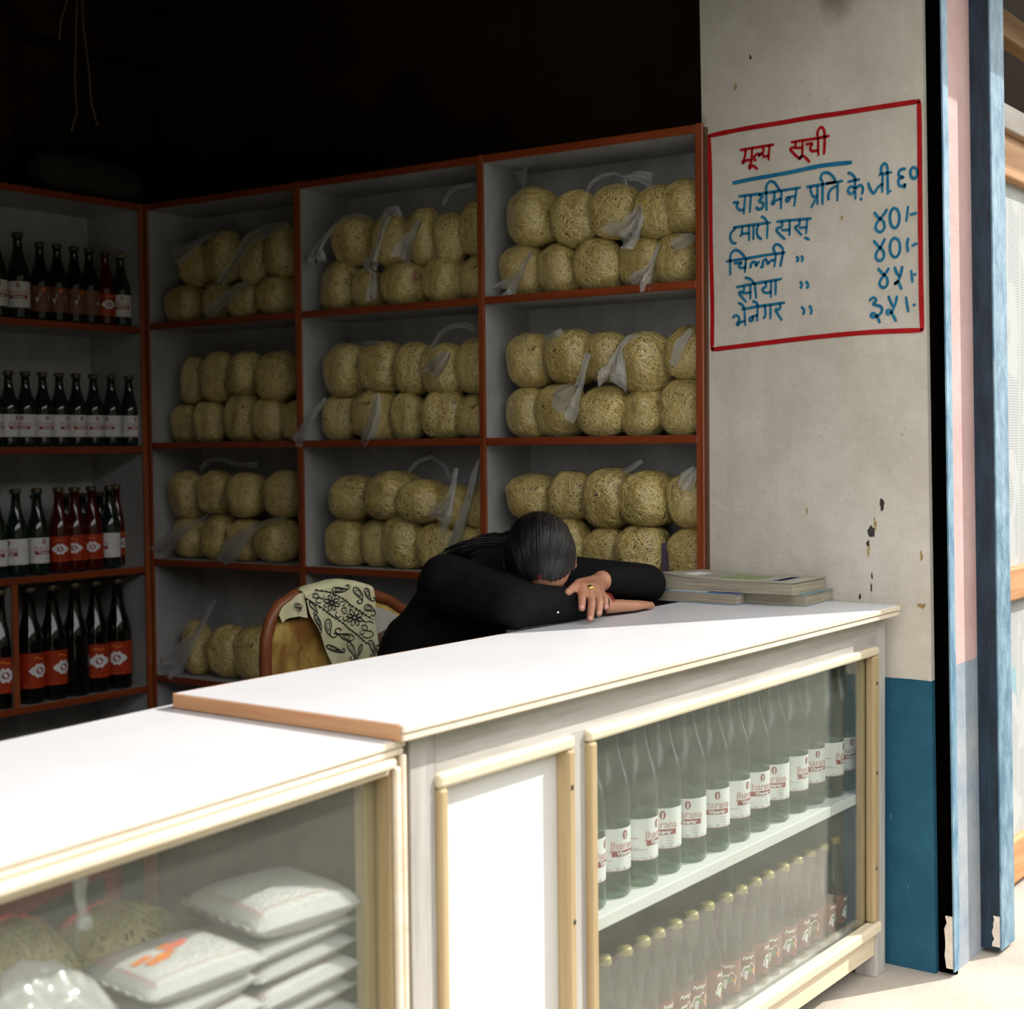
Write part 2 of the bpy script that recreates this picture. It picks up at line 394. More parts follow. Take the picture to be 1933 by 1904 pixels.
# ------------------------------------------------------------------ mesh helpers
class MB:
    """collects shapes and links them as one mesh object"""

    def __init__(self):
        self.v, self.f, self.mi, self.sm = [], [], [], []

    def add(self, verts, faces, mi=0, smooth=False):
        o = len(self.v)
        self.v += [tuple(p) for p in verts]
        for q in faces:
            self.f.append(tuple(i + o for i in q))
            self.mi.append(mi)
            self.sm.append(smooth)
        return self

    def box(self, x0, y0, z0, x1, y1, z1, mi=0, tf=None):
        p = [(x, y, z) for z in (z0, z1) for y in (y0, y1) for x in (x0, x1)]
        if tf:
            p = [tf(*q) for q in p]
        return self.add(p, [(0, 2, 3, 1), (4, 5, 7, 6), (0, 1, 5, 4), (2, 6, 7, 3), (0, 4, 6, 2), (1, 3, 7, 5)], mi)

    def hexa(self, low, high, mi=0):
        """solid between two quads given in the same winding (counter-clockwise from above)"""
        p = list(low) + list(high)
        return self.add(p, [(3, 2, 1, 0), (4, 5, 6, 7), (0, 1, 5, 4), (1, 2, 6, 5), (2, 3, 7, 6), (3, 0, 4, 7)], mi)

    def tube(self, pts, rad, sides=6, mi=0, smooth=True, caps=True):
        pts = [Vector(p) for p in pts]
        n = len(pts)
        rr = rad if isinstance(rad, (list, tuple)) else [rad] * n
        vs_, fs = [], []
        up = None
        for i, p in enumerate(pts):
            t = (pts[min(i + 1, n - 1)] - pts[max(i - 1, 0)]).normalized()
            if up is None:
                up = t.orthogonal().normalized()
            a = (up - t * up.dot(t))
            a = a.normalized() if a.length > 1e-6 else t.orthogonal().normalized()
            up = a
            b = t.cross(a)
            for k in range(sides):
                q = 2 * math.pi * k / sides
                vs_.append(p + (a * math.cos(q) + b * math.sin(q)) * rr[i])
        for i in range(n - 1):
            for k in range(sides):
                k2 = (k + 1) % sides
                fs.append((i * sides + k, i * sides + k2, (i + 1) * sides + k2, (i + 1) * sides + k))
        if caps:
            fs.append(tuple(range(sides))[::-1])
            fs.append(tuple((n - 1) * sides + k for k in range(sides)))
        return self.add(vs_, fs, mi, smooth)

    def lathe(self, prof, seg=24, mi=0, smooth=True, a0=0.0, a1=None, center=(0, 0, 0)):
        full = a1 is None
        vs_, fs = [], []
        m = seg if full else seg + 1
        for r, z in prof:
            for k in range(m):
                q = 2 * math.pi * k / seg if full else a0 + (a1 - a0) * k / seg
                vs_.append((center[0] + r * math.cos(q), center[1] + r * math.sin(q), center[2] + z))
        for i in range(len(prof) - 1):
            for k in range(seg):
                k2 = (k + 1) % m if full else k + 1
                fs.append((i * m + k, i * m + k2, (i + 1) * m + k2, (i + 1) * m + k))
        return self.add(vs_, fs, mi, smooth)

    def ball(self, c, r, seg=16, rings=10, mi=0, axes=None, smooth=True):
        rx, ry, rz = r if isinstance(r, (tuple, list)) else (r, r, r)
        c = Vector(c)
        ax = axes or (Vector((1, 0, 0)), Vector((0, 1, 0)), Vector((0, 0, 1)))
        vs_, fs = [], []
        for i in range(rings + 1):
            th = math.pi * i / rings
            for k in range(seg):
                ph = 2 * math.pi * k / seg
                vs_.append(c + ax[0] * (rx * math.sin(th) * math.cos(ph)) + ax[1] * (ry * math.sin(th) * math.sin(ph)) + ax[2] * (rz * math.cos(th)))
        for i in range(rings):
            for k in range(seg):
                k2 = (k + 1) % seg
                fs.append((i * seg + k, (i + 1) * seg + k, (i + 1) * seg + k2, i * seg + k2))
        return self.add(vs_, fs, mi, smooth)

    def capsule(self, a, b, ra, rb, seg=14, cap=4, mi=0):
        """closed tapered capsule"""
        a, b = Vector(a), Vector(b)
        t = (b - a).normalized()
        u = t.orthogonal().normalized()
        w = t.cross(u)
        rings = []
        for i in range(cap + 1):
            q = -math.pi / 2 + (math.pi / 2) * i / cap
            rings.append((a + t * (ra * math.sin(q)), max(ra * math.cos(q), 1e-4)))
        for i in range(cap + 1):
            q = (math.pi / 2) * i / cap
            rings.append((b + t * (rb * math.sin(q)), max(rb * math.cos(q), 1e-4)))
        vs_, fs = [], []
        for p, r in rings:
            for k in range(seg):
                q = 2 * math.pi * k / seg
                vs_.append(p + (u * math.cos(q) + w * math.sin(q)) * r)
        n = len(rings)
        for i in range(n - 1):
            for k in range(seg):
                k2 = (k + 1) % seg
                fs.append((i * seg + k, i * seg + k2, (i + 1) * seg + k2, (i + 1) * seg + k))
        fs.append(tuple(range(seg))[::-1])
        fs.append(tuple((n - 1) * seg + k for k in range(seg)))
        return self.add(vs_, fs, mi, True)

    def grid(self, fn, nu, nv, mi=0, smooth=True):
        vs_ = [fn(i / nu, j / nv) for j in range(nv + 1) for i in range(nu + 1)]
        fs = [(j * (nu + 1) + i, j * (nu + 1) + i + 1, (j + 1) * (nu + 1) + i + 1, (j + 1) * (nu + 1) + i) for j in range(nv) for i in range(nu)]
        return self.add(vs_, fs, mi, smooth)

    def ribbon(self, pts, width, place, mi=0, taper=0.75):
        """flat brush stroke: 2D points swept with a width, put in space by place(a, b)"""
        pts = smooth2(pts)
        n = len(pts)
        vs_, fs = [], []
        for i, p in enumerate(pts):
            q0, q1 = pts[max(i - 1, 0)], pts[min(i + 1, n - 1)]
            dx, dy = q1[0] - q0[0], q1[1] - q0[1]
            l = math.hypot(dx, dy) or 1.0
            k = width / 2
            if i in (0, n - 1):
                k *= taper
            k *= 1 + 0.10 * mnoise.noise(Vector((p[0] * 90, p[1] * 90, width * 500)))
            nx, ny = -dy / l * k, dx / l * k
            vs_ += [place(p[0] + nx, p[1] + ny), place(p[0] - nx, p[1] - ny)]
        for i in range(n - 1):
            fs.append((2 * i, 2 * i + 1, 2 * i + 3, 2 * i + 2))
        return self.add(vs_, fs, mi)

    def mesh(self, name, mats):
        me = bpy.data.meshes.new(name)
        me.from_pydata([tuple(p) for p in self.v], [], self.f)
        for m in (mats if isinstance(mats, (list, tuple)) else [mats]):
            me.materials.append(m)
        me.polygons.foreach_set('material_index', self.mi)
        me.polygons.foreach_set('use_smooth', self.sm)
        me.update()
        return me

    def build(self, name, mats, parent=None, bevel=0.0, seg=2):
        """link as one object; coordinates are in the parent's frame (or the world)"""
        o = bpy.data.objects.new(name, self.mesh(name, mats))
        COL.objects.link(o)
        if parent is not None:
            o.parent = parent
        if bevel:
            b = o.modifiers.new('bevel', 'BEVEL')
            b.width = bevel
            b.segments = seg
            b.limit_method = 'ANGLE'
            b.angle_limit = math.radians(40)
        return o


def smooth2(pts):
    """round off the corners of a polyline a little"""
    if len(pts) < 3:
        a, b = pts[0], pts[-1]
        return [a, ((a[0] + b[0]) / 2, (a[1] + b[1]) / 2), b]
    o = []
    n = len(pts)
    for i in range(n - 1):
        p0, p1, p2, p3 = pts[max(i - 1, 0)], pts[i], pts[i + 1], pts[min(i + 2, n - 1)]
        for s in (0.0, 0.25, 0.5, 0.75):
            q = []
            for k in (0, 1):
                q.append(0.5 * (2 * p1[k] + (p2[k] - p0[k]) * s + (2 * p0[k] - 5 * p1[k] + 4 * p2[k] - p3[k]) * s * s + (3 * p1[k] - p0[k] - 3 * p2[k] + p3[k]) * s ** 3))
            o.append(tuple(q))
    o.append(tuple(pts[-1]))
    return o


def tag(o, label=None, cat=None, group=None, kind=None):
    if label:
        o['label'] = label
    if cat:
        o['category'] = cat
    if group:
        o['group'] = group
    if kind:
        o['kind'] = kind
    return o


def empty(name, loc=(0, 0, 0), rz=0.0):
    o = bpy.data.objects.new(name, None)
    o.empty_display_size = 0.05
    COL.objects.link(o)
    o.location = loc
    o.rotation_euler = (0, 0, rz)
    return o


def child(name, mesh, parent):
    o = bpy.data.objects.new(name, mesh)
    COL.objects.link(o)
    o.parent = parent
    return o


def struct(o):
    o['kind'] = 'structure'
    return o


def remeshed(mb, name, mat, voxel, smooth_it=4, parent=None):
    """union of closed shapes as one continuous skin"""
    o = mb.build(name, mat, None)
    r = o.modifiers.new('remesh', 'REMESH')
    r.mode = 'VOXEL'
    r.voxel_size = voxel
    s = o.modifiers.new('smooth', 'SMOOTH')
    s.factor = 0.5
    s.iterations = smooth_it
    bpy.context.view_layer.update()
    dg = bpy.context.evaluated_depsgraph_get()
    me = bpy.data.meshes.new_from_object(o.evaluated_get(dg))
    o.modifiers.clear()
    old = o.data
    o.data = me
    bpy.data.meshes.remove(old)
    me.materials.clear()
    me.materials.append(mat)
    me.polygons.foreach_set('use_smooth', [True] * len(me.polygons))
    me.polygons.foreach_set('material_index', [0] * len(me.polygons))
    if parent is not None:
        o.parent = parent
    return o


_TEXT = {}


def text_mesh(body, size, bold=0.0):
    """flat outline of a word: vertices (x, y) centred on the origin and faces"""
    key = (body, size, bold)
    if key not in _TEXT:
        cu = bpy.data.curves.new('lettering', 'FONT')
        cu.body = body
        cu.size = size
        cu.align_x = 'CENTER'
        cu.align_y = 'CENTER'
        cu.resolution_u = 2
        cu.offset = bold
        o = bpy.data.objects.new('lettering', cu)
        COL.objects.link(o)
        dg = bpy.context.evaluated_depsgraph_get()
        me = o.evaluated_get(dg).to_mesh()
        _TEXT[key] = ([(p.co.x, p.co.y) for p in me.vertices], [tuple(q.vertices) for q in me.polygons])
        o.evaluated_get(dg).to_mesh_clear()
        bpy.data.objects.remove(o)
        bpy.data.curves.remove(cu)
    return _TEXT[key]


ORD = ['first', 'second', 'third', 'fourth', 'fifth', 'sixth', 'seventh', 'eighth', 'ninth', 'tenth', 'eleventh', 'twelfth', 'thirteenth', 'fourteenth', 'fifteenth', 'sixteenth', 'seventeenth']

# noodle bags: column, shelf row, layer, index from the left, distance along the shelf, base height, width, height
BAGS = [
    (3, 1, 'u', 0, 0.601, 1.913, 0.137, 0.169), (3, 1, 'u', 1, 0.451, 1.897, 0.125, 0.16), (3, 1, 'u', 2, 0.321, 1.911, 0.126, 0.148),
    (3, 1, 'u', 3, 0.181, 1.899, 0.131, 0.145), (3, 1, 'u', 4, 0.092, 1.909, 0.127, 0.142), (3, 1, 'l', 0, 0.642, 1.764, 0.125, 0.156),
    (3, 1, 'l', 1, 0.501, 1.764, 0.113, 0.144), (3, 1, 'l', 2, 0.373, 1.764, 0.127, 0.149), (3, 1, 'l', 3, 0.238, 1.764, 0.121, 0.144),
    (3, 1, 'l', 4, 0.122, 1.764, 0.116, 0.143), (3, 2, 'u', 0, 0.625, 1.494, 0.118, 0.161), (3, 2, 'u', 1, 0.476, 1.502, 0.135, 0.154),
    (3, 2, 'u', 2, 0.361, 1.505, 0.114, 0.139), (3, 2, 'u', 3, 0.228, 1.466, 0.131, 0.171), (3, 2, 'u', 4, 0.088, 1.502, 0.119, 0.144),
    (3, 2, 'l', 0, 0.627, 1.347, 0.118, 0.147), (3, 2, 'l', 1, 0.509, 1.347, 0.126, 0.15), (3, 2, 'l', 2, 0.359, 1.347, 0.159, 0.139),
    (3, 2, 'l', 3, 0.231, 1.347, 0.115, 0.129), (3, 2, 'l', 4, 0.104, 1.347, 0.117, 0.156), (3, 3, 'u', 0, 0.618, 1.1, 0.138, 0.135),
    (3, 3, 'u', 1, 0.485, 1.103, 0.12, 0.139), (3, 3, 'u', 2, 0.348, 1.083, 0.137, 0.168), (3, 3, 'u', 3, 0.222, 1.092, 0.159, 0.153),
    (3, 3, 'u', 4, 0.089, 1.086, 0.123, 0.153), (3, 3, 'l', 0, 0.604, 0.938, 0.125, 0.162), (3, 3, 'l', 1, 0.483, 0.938, 0.107, 0.168),
    (3, 3, 'l', 2, 0.364, 0.938, 0.112, 0.142), (3, 3, 'l', 3, 0.241, 0.938, 0.141, 0.154), (3, 3, 'l', 4, 0.086, 0.938, 0.117, 0.148),
    (2, 1, 'u', 0, 1.286, 1.91, 0.124, 0.156), (2, 1, 'u', 1, 1.14, 1.892, 0.111, 0.164), (2, 1, 'u', 2, 1.005, 1.888, 0.096, 0.175),
    (2, 1, 'u', 3, 0.902, 1.887, 0.091, 0.149), (2, 1, 'u', 4, 0.8, 1.899, 0.11, 0.167), (2, 1, 'l', 0, 1.353, 1.764, 0.118, 0.163),
    (2, 1, 'l', 1, 1.227, 1.764, 0.092, 0.128), (2, 1, 'l', 2, 1.087, 1.764, 0.135, 0.138), (2, 1, 'l', 3, 0.933, 1.764, 0.119, 0.147),
    (2, 1, 'l', 4, 0.799, 1.764, 0.107, 0.136), (2, 2, 'u', 0, 1.333, 1.487, 0.129, 0.168), (2, 2, 'u', 1, 1.185, 1.5, 0.13, 0.155),
    (2, 2, 'u', 2, 1.057, 1.49, 0.114, 0.156), (2, 2, 'u', 3, 0.935, 1.483, 0.136, 0.157), (2, 2, 'u', 4, 0.806, 1.486, 0.114, 0.161),
    (2, 2, 'l', 0, 1.362, 1.347, 0.111, 0.145), (2, 2, 'l', 1, 1.212, 1.347, 0.148, 0.158), (2, 2, 'l', 2, 1.076, 1.347, 0.094, 0.144),
    (2, 2, 'l', 3, 0.941, 1.347, 0.137, 0.15), (2, 2, 'l', 4, 0.816, 1.347, 0.114, 0.133), (2, 3, 'u', 0, 1.318, 1.087, 0.143, 0.14),
    (2, 3, 'u', 1, 1.149, 1.094, 0.168, 0.147), (2, 3, 'u', 2, 1.022, 1.086, 0.159, 0.131), (2, 3, 'u', 3, 0.911, 1.067, 0.102, 0.133),
    (2, 3, 'u', 4, 0.802, 1.07, 0.114, 0.135), (2, 3, 'l', 0, 1.344, 0.938, 0.122, 0.152), (2, 3, 'l', 1, 1.224, 0.938, 0.085, 0.15),
    (2, 3, 'l', 2, 1.103, 0.938, 0.133, 0.174), (2, 3, 'l', 3, 0.968, 0.938, 0.124, 0.142), (2, 3, 'l', 4, 0.834, 0.938, 0.122, 0.138),
    (1, 1, 'u', 0, 2.012, 1.895, 0.114, 0.142), (1, 1, 'u', 1, 1.867, 1.893, 0.11, 0.176), (1, 1, 'u', 2, 1.737, 1.879, 0.092, 0.173),
    (1, 1, 'u', 3, 1.606, 1.894, 0.112, 0.173), (1, 1, 'l', 0, 2.059, 1.764, 0.126, 0.132), (1, 1, 'l', 1, 1.909, 1.764, 0.099, 0.133),
    (1, 1, 'l', 2, 1.773, 1.764, 0.109, 0.123), (1, 1, 'l', 3, 1.63, 1.764, 0.123, 0.135), (1, 2, 'u', 0, 2.048, 1.482, 0.079, 0.163),
    (1, 2, 'u', 1, 1.921, 1.487, 0.108, 0.169), (1, 2, 'u', 2, 1.775, 1.508, 0.114, 0.139), (1, 2, 'u', 3, 1.636, 1.482, 0.123, 0.161),
    (1, 2, 'l', 0, 2.074, 1.347, 0.099, 0.13), (1, 2, 'l', 1, 1.946, 1.347, 0.106, 0.138), (1, 2, 'l', 2, 1.805, 1.347, 0.12, 0.162),
    (1, 2, 'l', 3, 1.669, 1.347, 0.113, 0.147), (1, 2, 'l', 4, 1.549, 1.347, 0.104, 0.133), (1, 3, 'u', 0, 2.065, 1.073, 0.11, 0.169),
    (1, 3, 'u', 1, 1.937, 1.098, 0.106, 0.145), (1, 3, 'u', 2, 1.785, 1.089, 0.115, 0.148), (1, 3, 'u', 3, 1.623, 1.092, 0.113, 0.15),
    (1, 3, 'l', 0, 2.071, 0.938, 0.113, 0.14), (1, 3, 'l', 1, 1.933, 0.938, 0.106, 0.154), (1, 3, 'l', 2, 1.808, 0.938, 0.11, 0.14),
    (1, 3, 'l', 3, 1.652, 0.938, 0.13, 0.143), (1, 4, 'l', 0, 2.041, 0.527, 0.09, 0.184), (1, 4, 'l', 1, 1.897, 0.527, 0.128, 0.176),
    (1, 4, 'l', 2, 1.772, 0.527, 0.121, 0.178),
]
# tied tails of the bags: bag key, then (along, depth, height, width) points
TAILS = [
    (3, 1, 'u', 0, [(0.626, 0.08, 2.075, 0.0126), (0.631, 0.08, 2.094, 0.011), (0.65, 0.1, 2.122, 0.0347), (0.666, 0.12, 2.147, 0.054)]),
    (3, 1, 'u', 1, [(0.412, 0.08, 2.052, 0.0122), (0.396, 0.08, 2.076, 0.0137), (0.368, 0.09, 2.094, 0.0137), (0.33, 0.1, 2.098, 0.0136), (0.299, 0.1, 2.079, 0.0151), (0.294, 0.1, 2.058, 0.0181)]),
    (3, 1, 'u', 2, [(0.299, 0.1, 2.079, 0.0121), (0.258, 0.11, 2.085, 0.0331), (0.218, 0.13, 2.072, 0.0511)]),
    (3, 1, 'u', 3, [(0.21, 0.03, 1.986, 0.0118), (0.213, 0.02, 1.953, 0.0382), (0.232, 0.015, 1.918, 0.0707), (0.263, 0.015, 1.896, 0.0976)]),
    (3, 1, 'l', 0, [(0.549, 0.005, 1.886, 0.0092), (0.57, 0.005, 1.855, 0.0138), (0.592, 0.005, 1.822, 0.0185), (0.617, 0.005, 1.793, 0.0526), (0.636, 0.005, 1.766, 0.087)]),
    (3, 1, 'l', 3, [(0.136, 0.005, 1.872, 0.0102), (0.151, 0.005, 1.837, 0.0145), (0.165, 0.005, 1.805, 0.0233), (0.186, 0.005, 1.778, 0.076), (0.195, 0.005, 1.761, 0.0908)]),
    (3, 1, 'l', 4, [(0.033, 0.015, 1.882, 0.0258), (0.068, 0.015, 1.875, 0.0432), (0.104, 0.015, 1.862, 0.0318)]),
    (2, 1, 'u', 0, [(1.195, 0.06, 2.049, 0.0101), (1.23, 0.05, 2.06, 0.0135), (1.276, 0.04, 2.056, 0.0152), (1.323, 0.03, 2.029, 0.0153), (1.355, 0.02, 1.994, 0.0187), (1.374, 0.015, 1.968, 0.0272), (1.384, 0.01, 1.941, 0.0749), (1.389, 0.01, 1.921, 0.0886)]),
    (2, 1, 'u', 1, [(1.066, 0.05, 2.038, 0.0132), (1.077, 0.04, 2.06, 0.0297), (1.102, 0.03, 2.052, 0.033), (1.116, 0.02, 2.006, 0.0165), (1.13, 0.015, 1.954, 0.0149), (1.144, 0.01, 1.919, 0.0198), (1.161, 0.01, 1.894, 0.0564), (1.149, 0.01, 1.87, 0.0232)]),
    (2, 1, 'u', 2, [(0.9, 0.05, 2.057, 0.0194), (0.879, 0.05, 2.09, 0.0161), (0.843, 0.05, 2.106, 0.0144), (0.799, 0.06, 2.11, 0.016)]),
    (2, 1, 'u', 3, [(0.971, 0.02, 2.012, 0.013), (0.988, 0.015, 1.978, 0.0227), (1.014, 0.01, 1.939, 0.0553), (1.027, 0.01, 1.899, 0.0652)]),
    (2, 1, 'l', 1, [(1.14, 0.01, 1.867, 0.0232), (1.145, 0.01, 1.826, 0.0397), (1.15, 0.01, 1.786, 0.0497)]),
    (3, 2, 'u', 1, [(0.531, 0.04, 1.633, 0.0185), (0.494, 0.04, 1.644, 0.0215), (0.479, 0.05, 1.656, 0.0154)]),
    (3, 2, 'u', 2, [(0.225, 0.04, 1.63, 0.0119), (0.25, 0.03, 1.623, 0.0148), (0.272, 0.02, 1.593, 0.0178), (0.283, 0.01, 1.545, 0.0624), (0.298, 0.01, 1.504, 0.1162)]),
    (3, 2, 'l', 1, [(0.379, 0.02, 1.583, 0.0211), (0.388, 0.01, 1.534, 0.0181), (0.399, 0.005, 1.492, 0.0241), (0.438, 0.005, 1.46, 0.091), (0.456, 0.005, 1.43, 0.1065)]),
    (3, 2, 'u', 4, [(0.052, 0.03, 1.635, 0.0116), (0.081, 0.02, 1.596, 0.029), (0.105, 0.02, 1.539, 0.0204)]),
    (2, 2, 'u', 0, [(1.229, 0.05, 1.649, 0.0135), (1.194, 0.05, 1.654, 0.0168), (1.159, 0.05, 1.649, 0.0134)]),
    (2, 2, 'u', 3, [(0.947, 0.05, 1.625, 0.013), (0.918, 0.05, 1.666, 0.0146), (0.869, 0.05, 1.689, 0.0161), (0.821, 0.06, 1.69, 0.0193), (0.797, 0.06, 1.676, 0.0192)]),
    (2, 2, 'u', 2, [(0.868, 0.02, 1.61, 0.0193), (0.893, 0.015, 1.579, 0.0547), (0.928, 0.015, 1.545, 0.0647)]),
    (2, 2, 'l', 0, [(1.365, 0.03, 1.482, 0.0137), (1.389, 0.01, 1.442, 0.0205), (1.418, -0.005, 1.398, 0.0342), (1.446, -0.01, 1.354, 0.0584), (1.46, -0.01, 1.336, 0.0516)]),
    (2, 2, 'l', 1, [(1.132, 0.002, 1.489, 0.0166), (1.141, 0.002, 1.438, 0.0365), (1.164, 0.002, 1.387, 0.0499), (1.181, 0.002, 1.344, 0.0467), (1.186, 0.002, 1.327, 0.02)]),
    (1, 1, 'u', 0, [(1.826, 0.05, 2.052, 0.0144), (1.881, 0.04, 2.053, 0.0163), (1.933, 0.03, 2.031, 0.0182), (1.984, 0.02, 2.005, 0.0474), (2.037, 0.02, 1.991, 0.0734)]),
    (1, 1, 'u', 1, [(1.516, 0.03, 2.054, 0.0173), (1.601, 0.02, 2.039, 0.0384), (1.68, 0.015, 2.013, 0.0352), (1.75, 0.01, 1.939, 0.0178), (1.805, 0.01, 1.881, 0.0286)]),
    (1, 1, 'l', 1, [(1.678, 0.01, 1.877, 0.0141), (1.747, 0.005, 1.839, 0.0355), (1.812, 0.0, 1.797, 0.0536), (1.863, 0.0, 1.768, 0.0431)]),
    (1, 3, 'u', 1, [(1.973, 0.06, 1.252, 0.0166), (1.926, 0.06, 1.282, 0.0165), (1.865, 0.06, 1.289, 0.0164), (1.795, 0.06, 1.267, 0.0145), (1.716, 0.07, 1.267, 0.0287)]),
    (1, 3, 'l', 0, [(1.89, 0.02, 1.095, 0.0146), (1.973, 0.015, 1.063, 0.0294), (2.052, 0.01, 1.02, 0.0518), (2.128, 0.01, 0.959, 0.0746)]),
    (1, 3, 'l', 2, [(1.539, 0.02, 1.096, 0.014), (1.654, 0.015, 1.069, 0.0212), (1.727, 0.005, 1.029, 0.0463), (1.783, 0.0, 0.978, 0.0825), (1.814, 0.0, 0.941, 0.0612)]),
    (1, 4, 'l', 0, [(1.936, 0.08, 0.797, 0.0111), (1.961, 0.06, 0.736, 0.0148), (1.999, 0.04, 0.662, 0.0259), (2.048, 0.02, 0.605, 0.0669), (2.097, 0.01, 0.552, 0.1082)]),
    (2, 3, 'u', 3, [(0.856, 0.04, 1.256, 0.0113), (0.858, 0.03, 1.211, 0.0145), (0.863, 0.015, 1.159, 0.0258), (0.888, 0.01, 1.118, 0.0743), (0.909, 0.01, 1.094, 0.0809)]),
    (2, 3, 'u', 2, [(1.055, 0.06, 1.243, 0.0116), (1.017, 0.06, 1.276, 0.0132), (0.971, 0.07, 1.292, 0.0132), (0.911, 0.06, 1.266, 0.0147), (0.884, 0.05, 1.23, 0.0162)]),
    (2, 3, 'l', 3, [(0.764, 0.03, 1.282, 0.0127), (0.777, 0.02, 1.223, 0.0287), (0.796, 0.015, 1.152, 0.0287), (0.821, 0.01, 1.079, 0.0384), (0.85, 0.01, 1.022, 0.045)]),
    (3, 3, 'u', 2, [(0.285, 0.05, 1.243, 0.012), (0.254, 0.05, 1.256, 0.015), (0.225, 0.06, 1.277, 0.0119)]),
    (3, 3, 'u', 4, [(0.044, 0.03, 1.257, 0.0232), (0.062, 0.02, 1.234, 0.0493), (0.078, 0.02, 1.204, 0.0581)]),
]
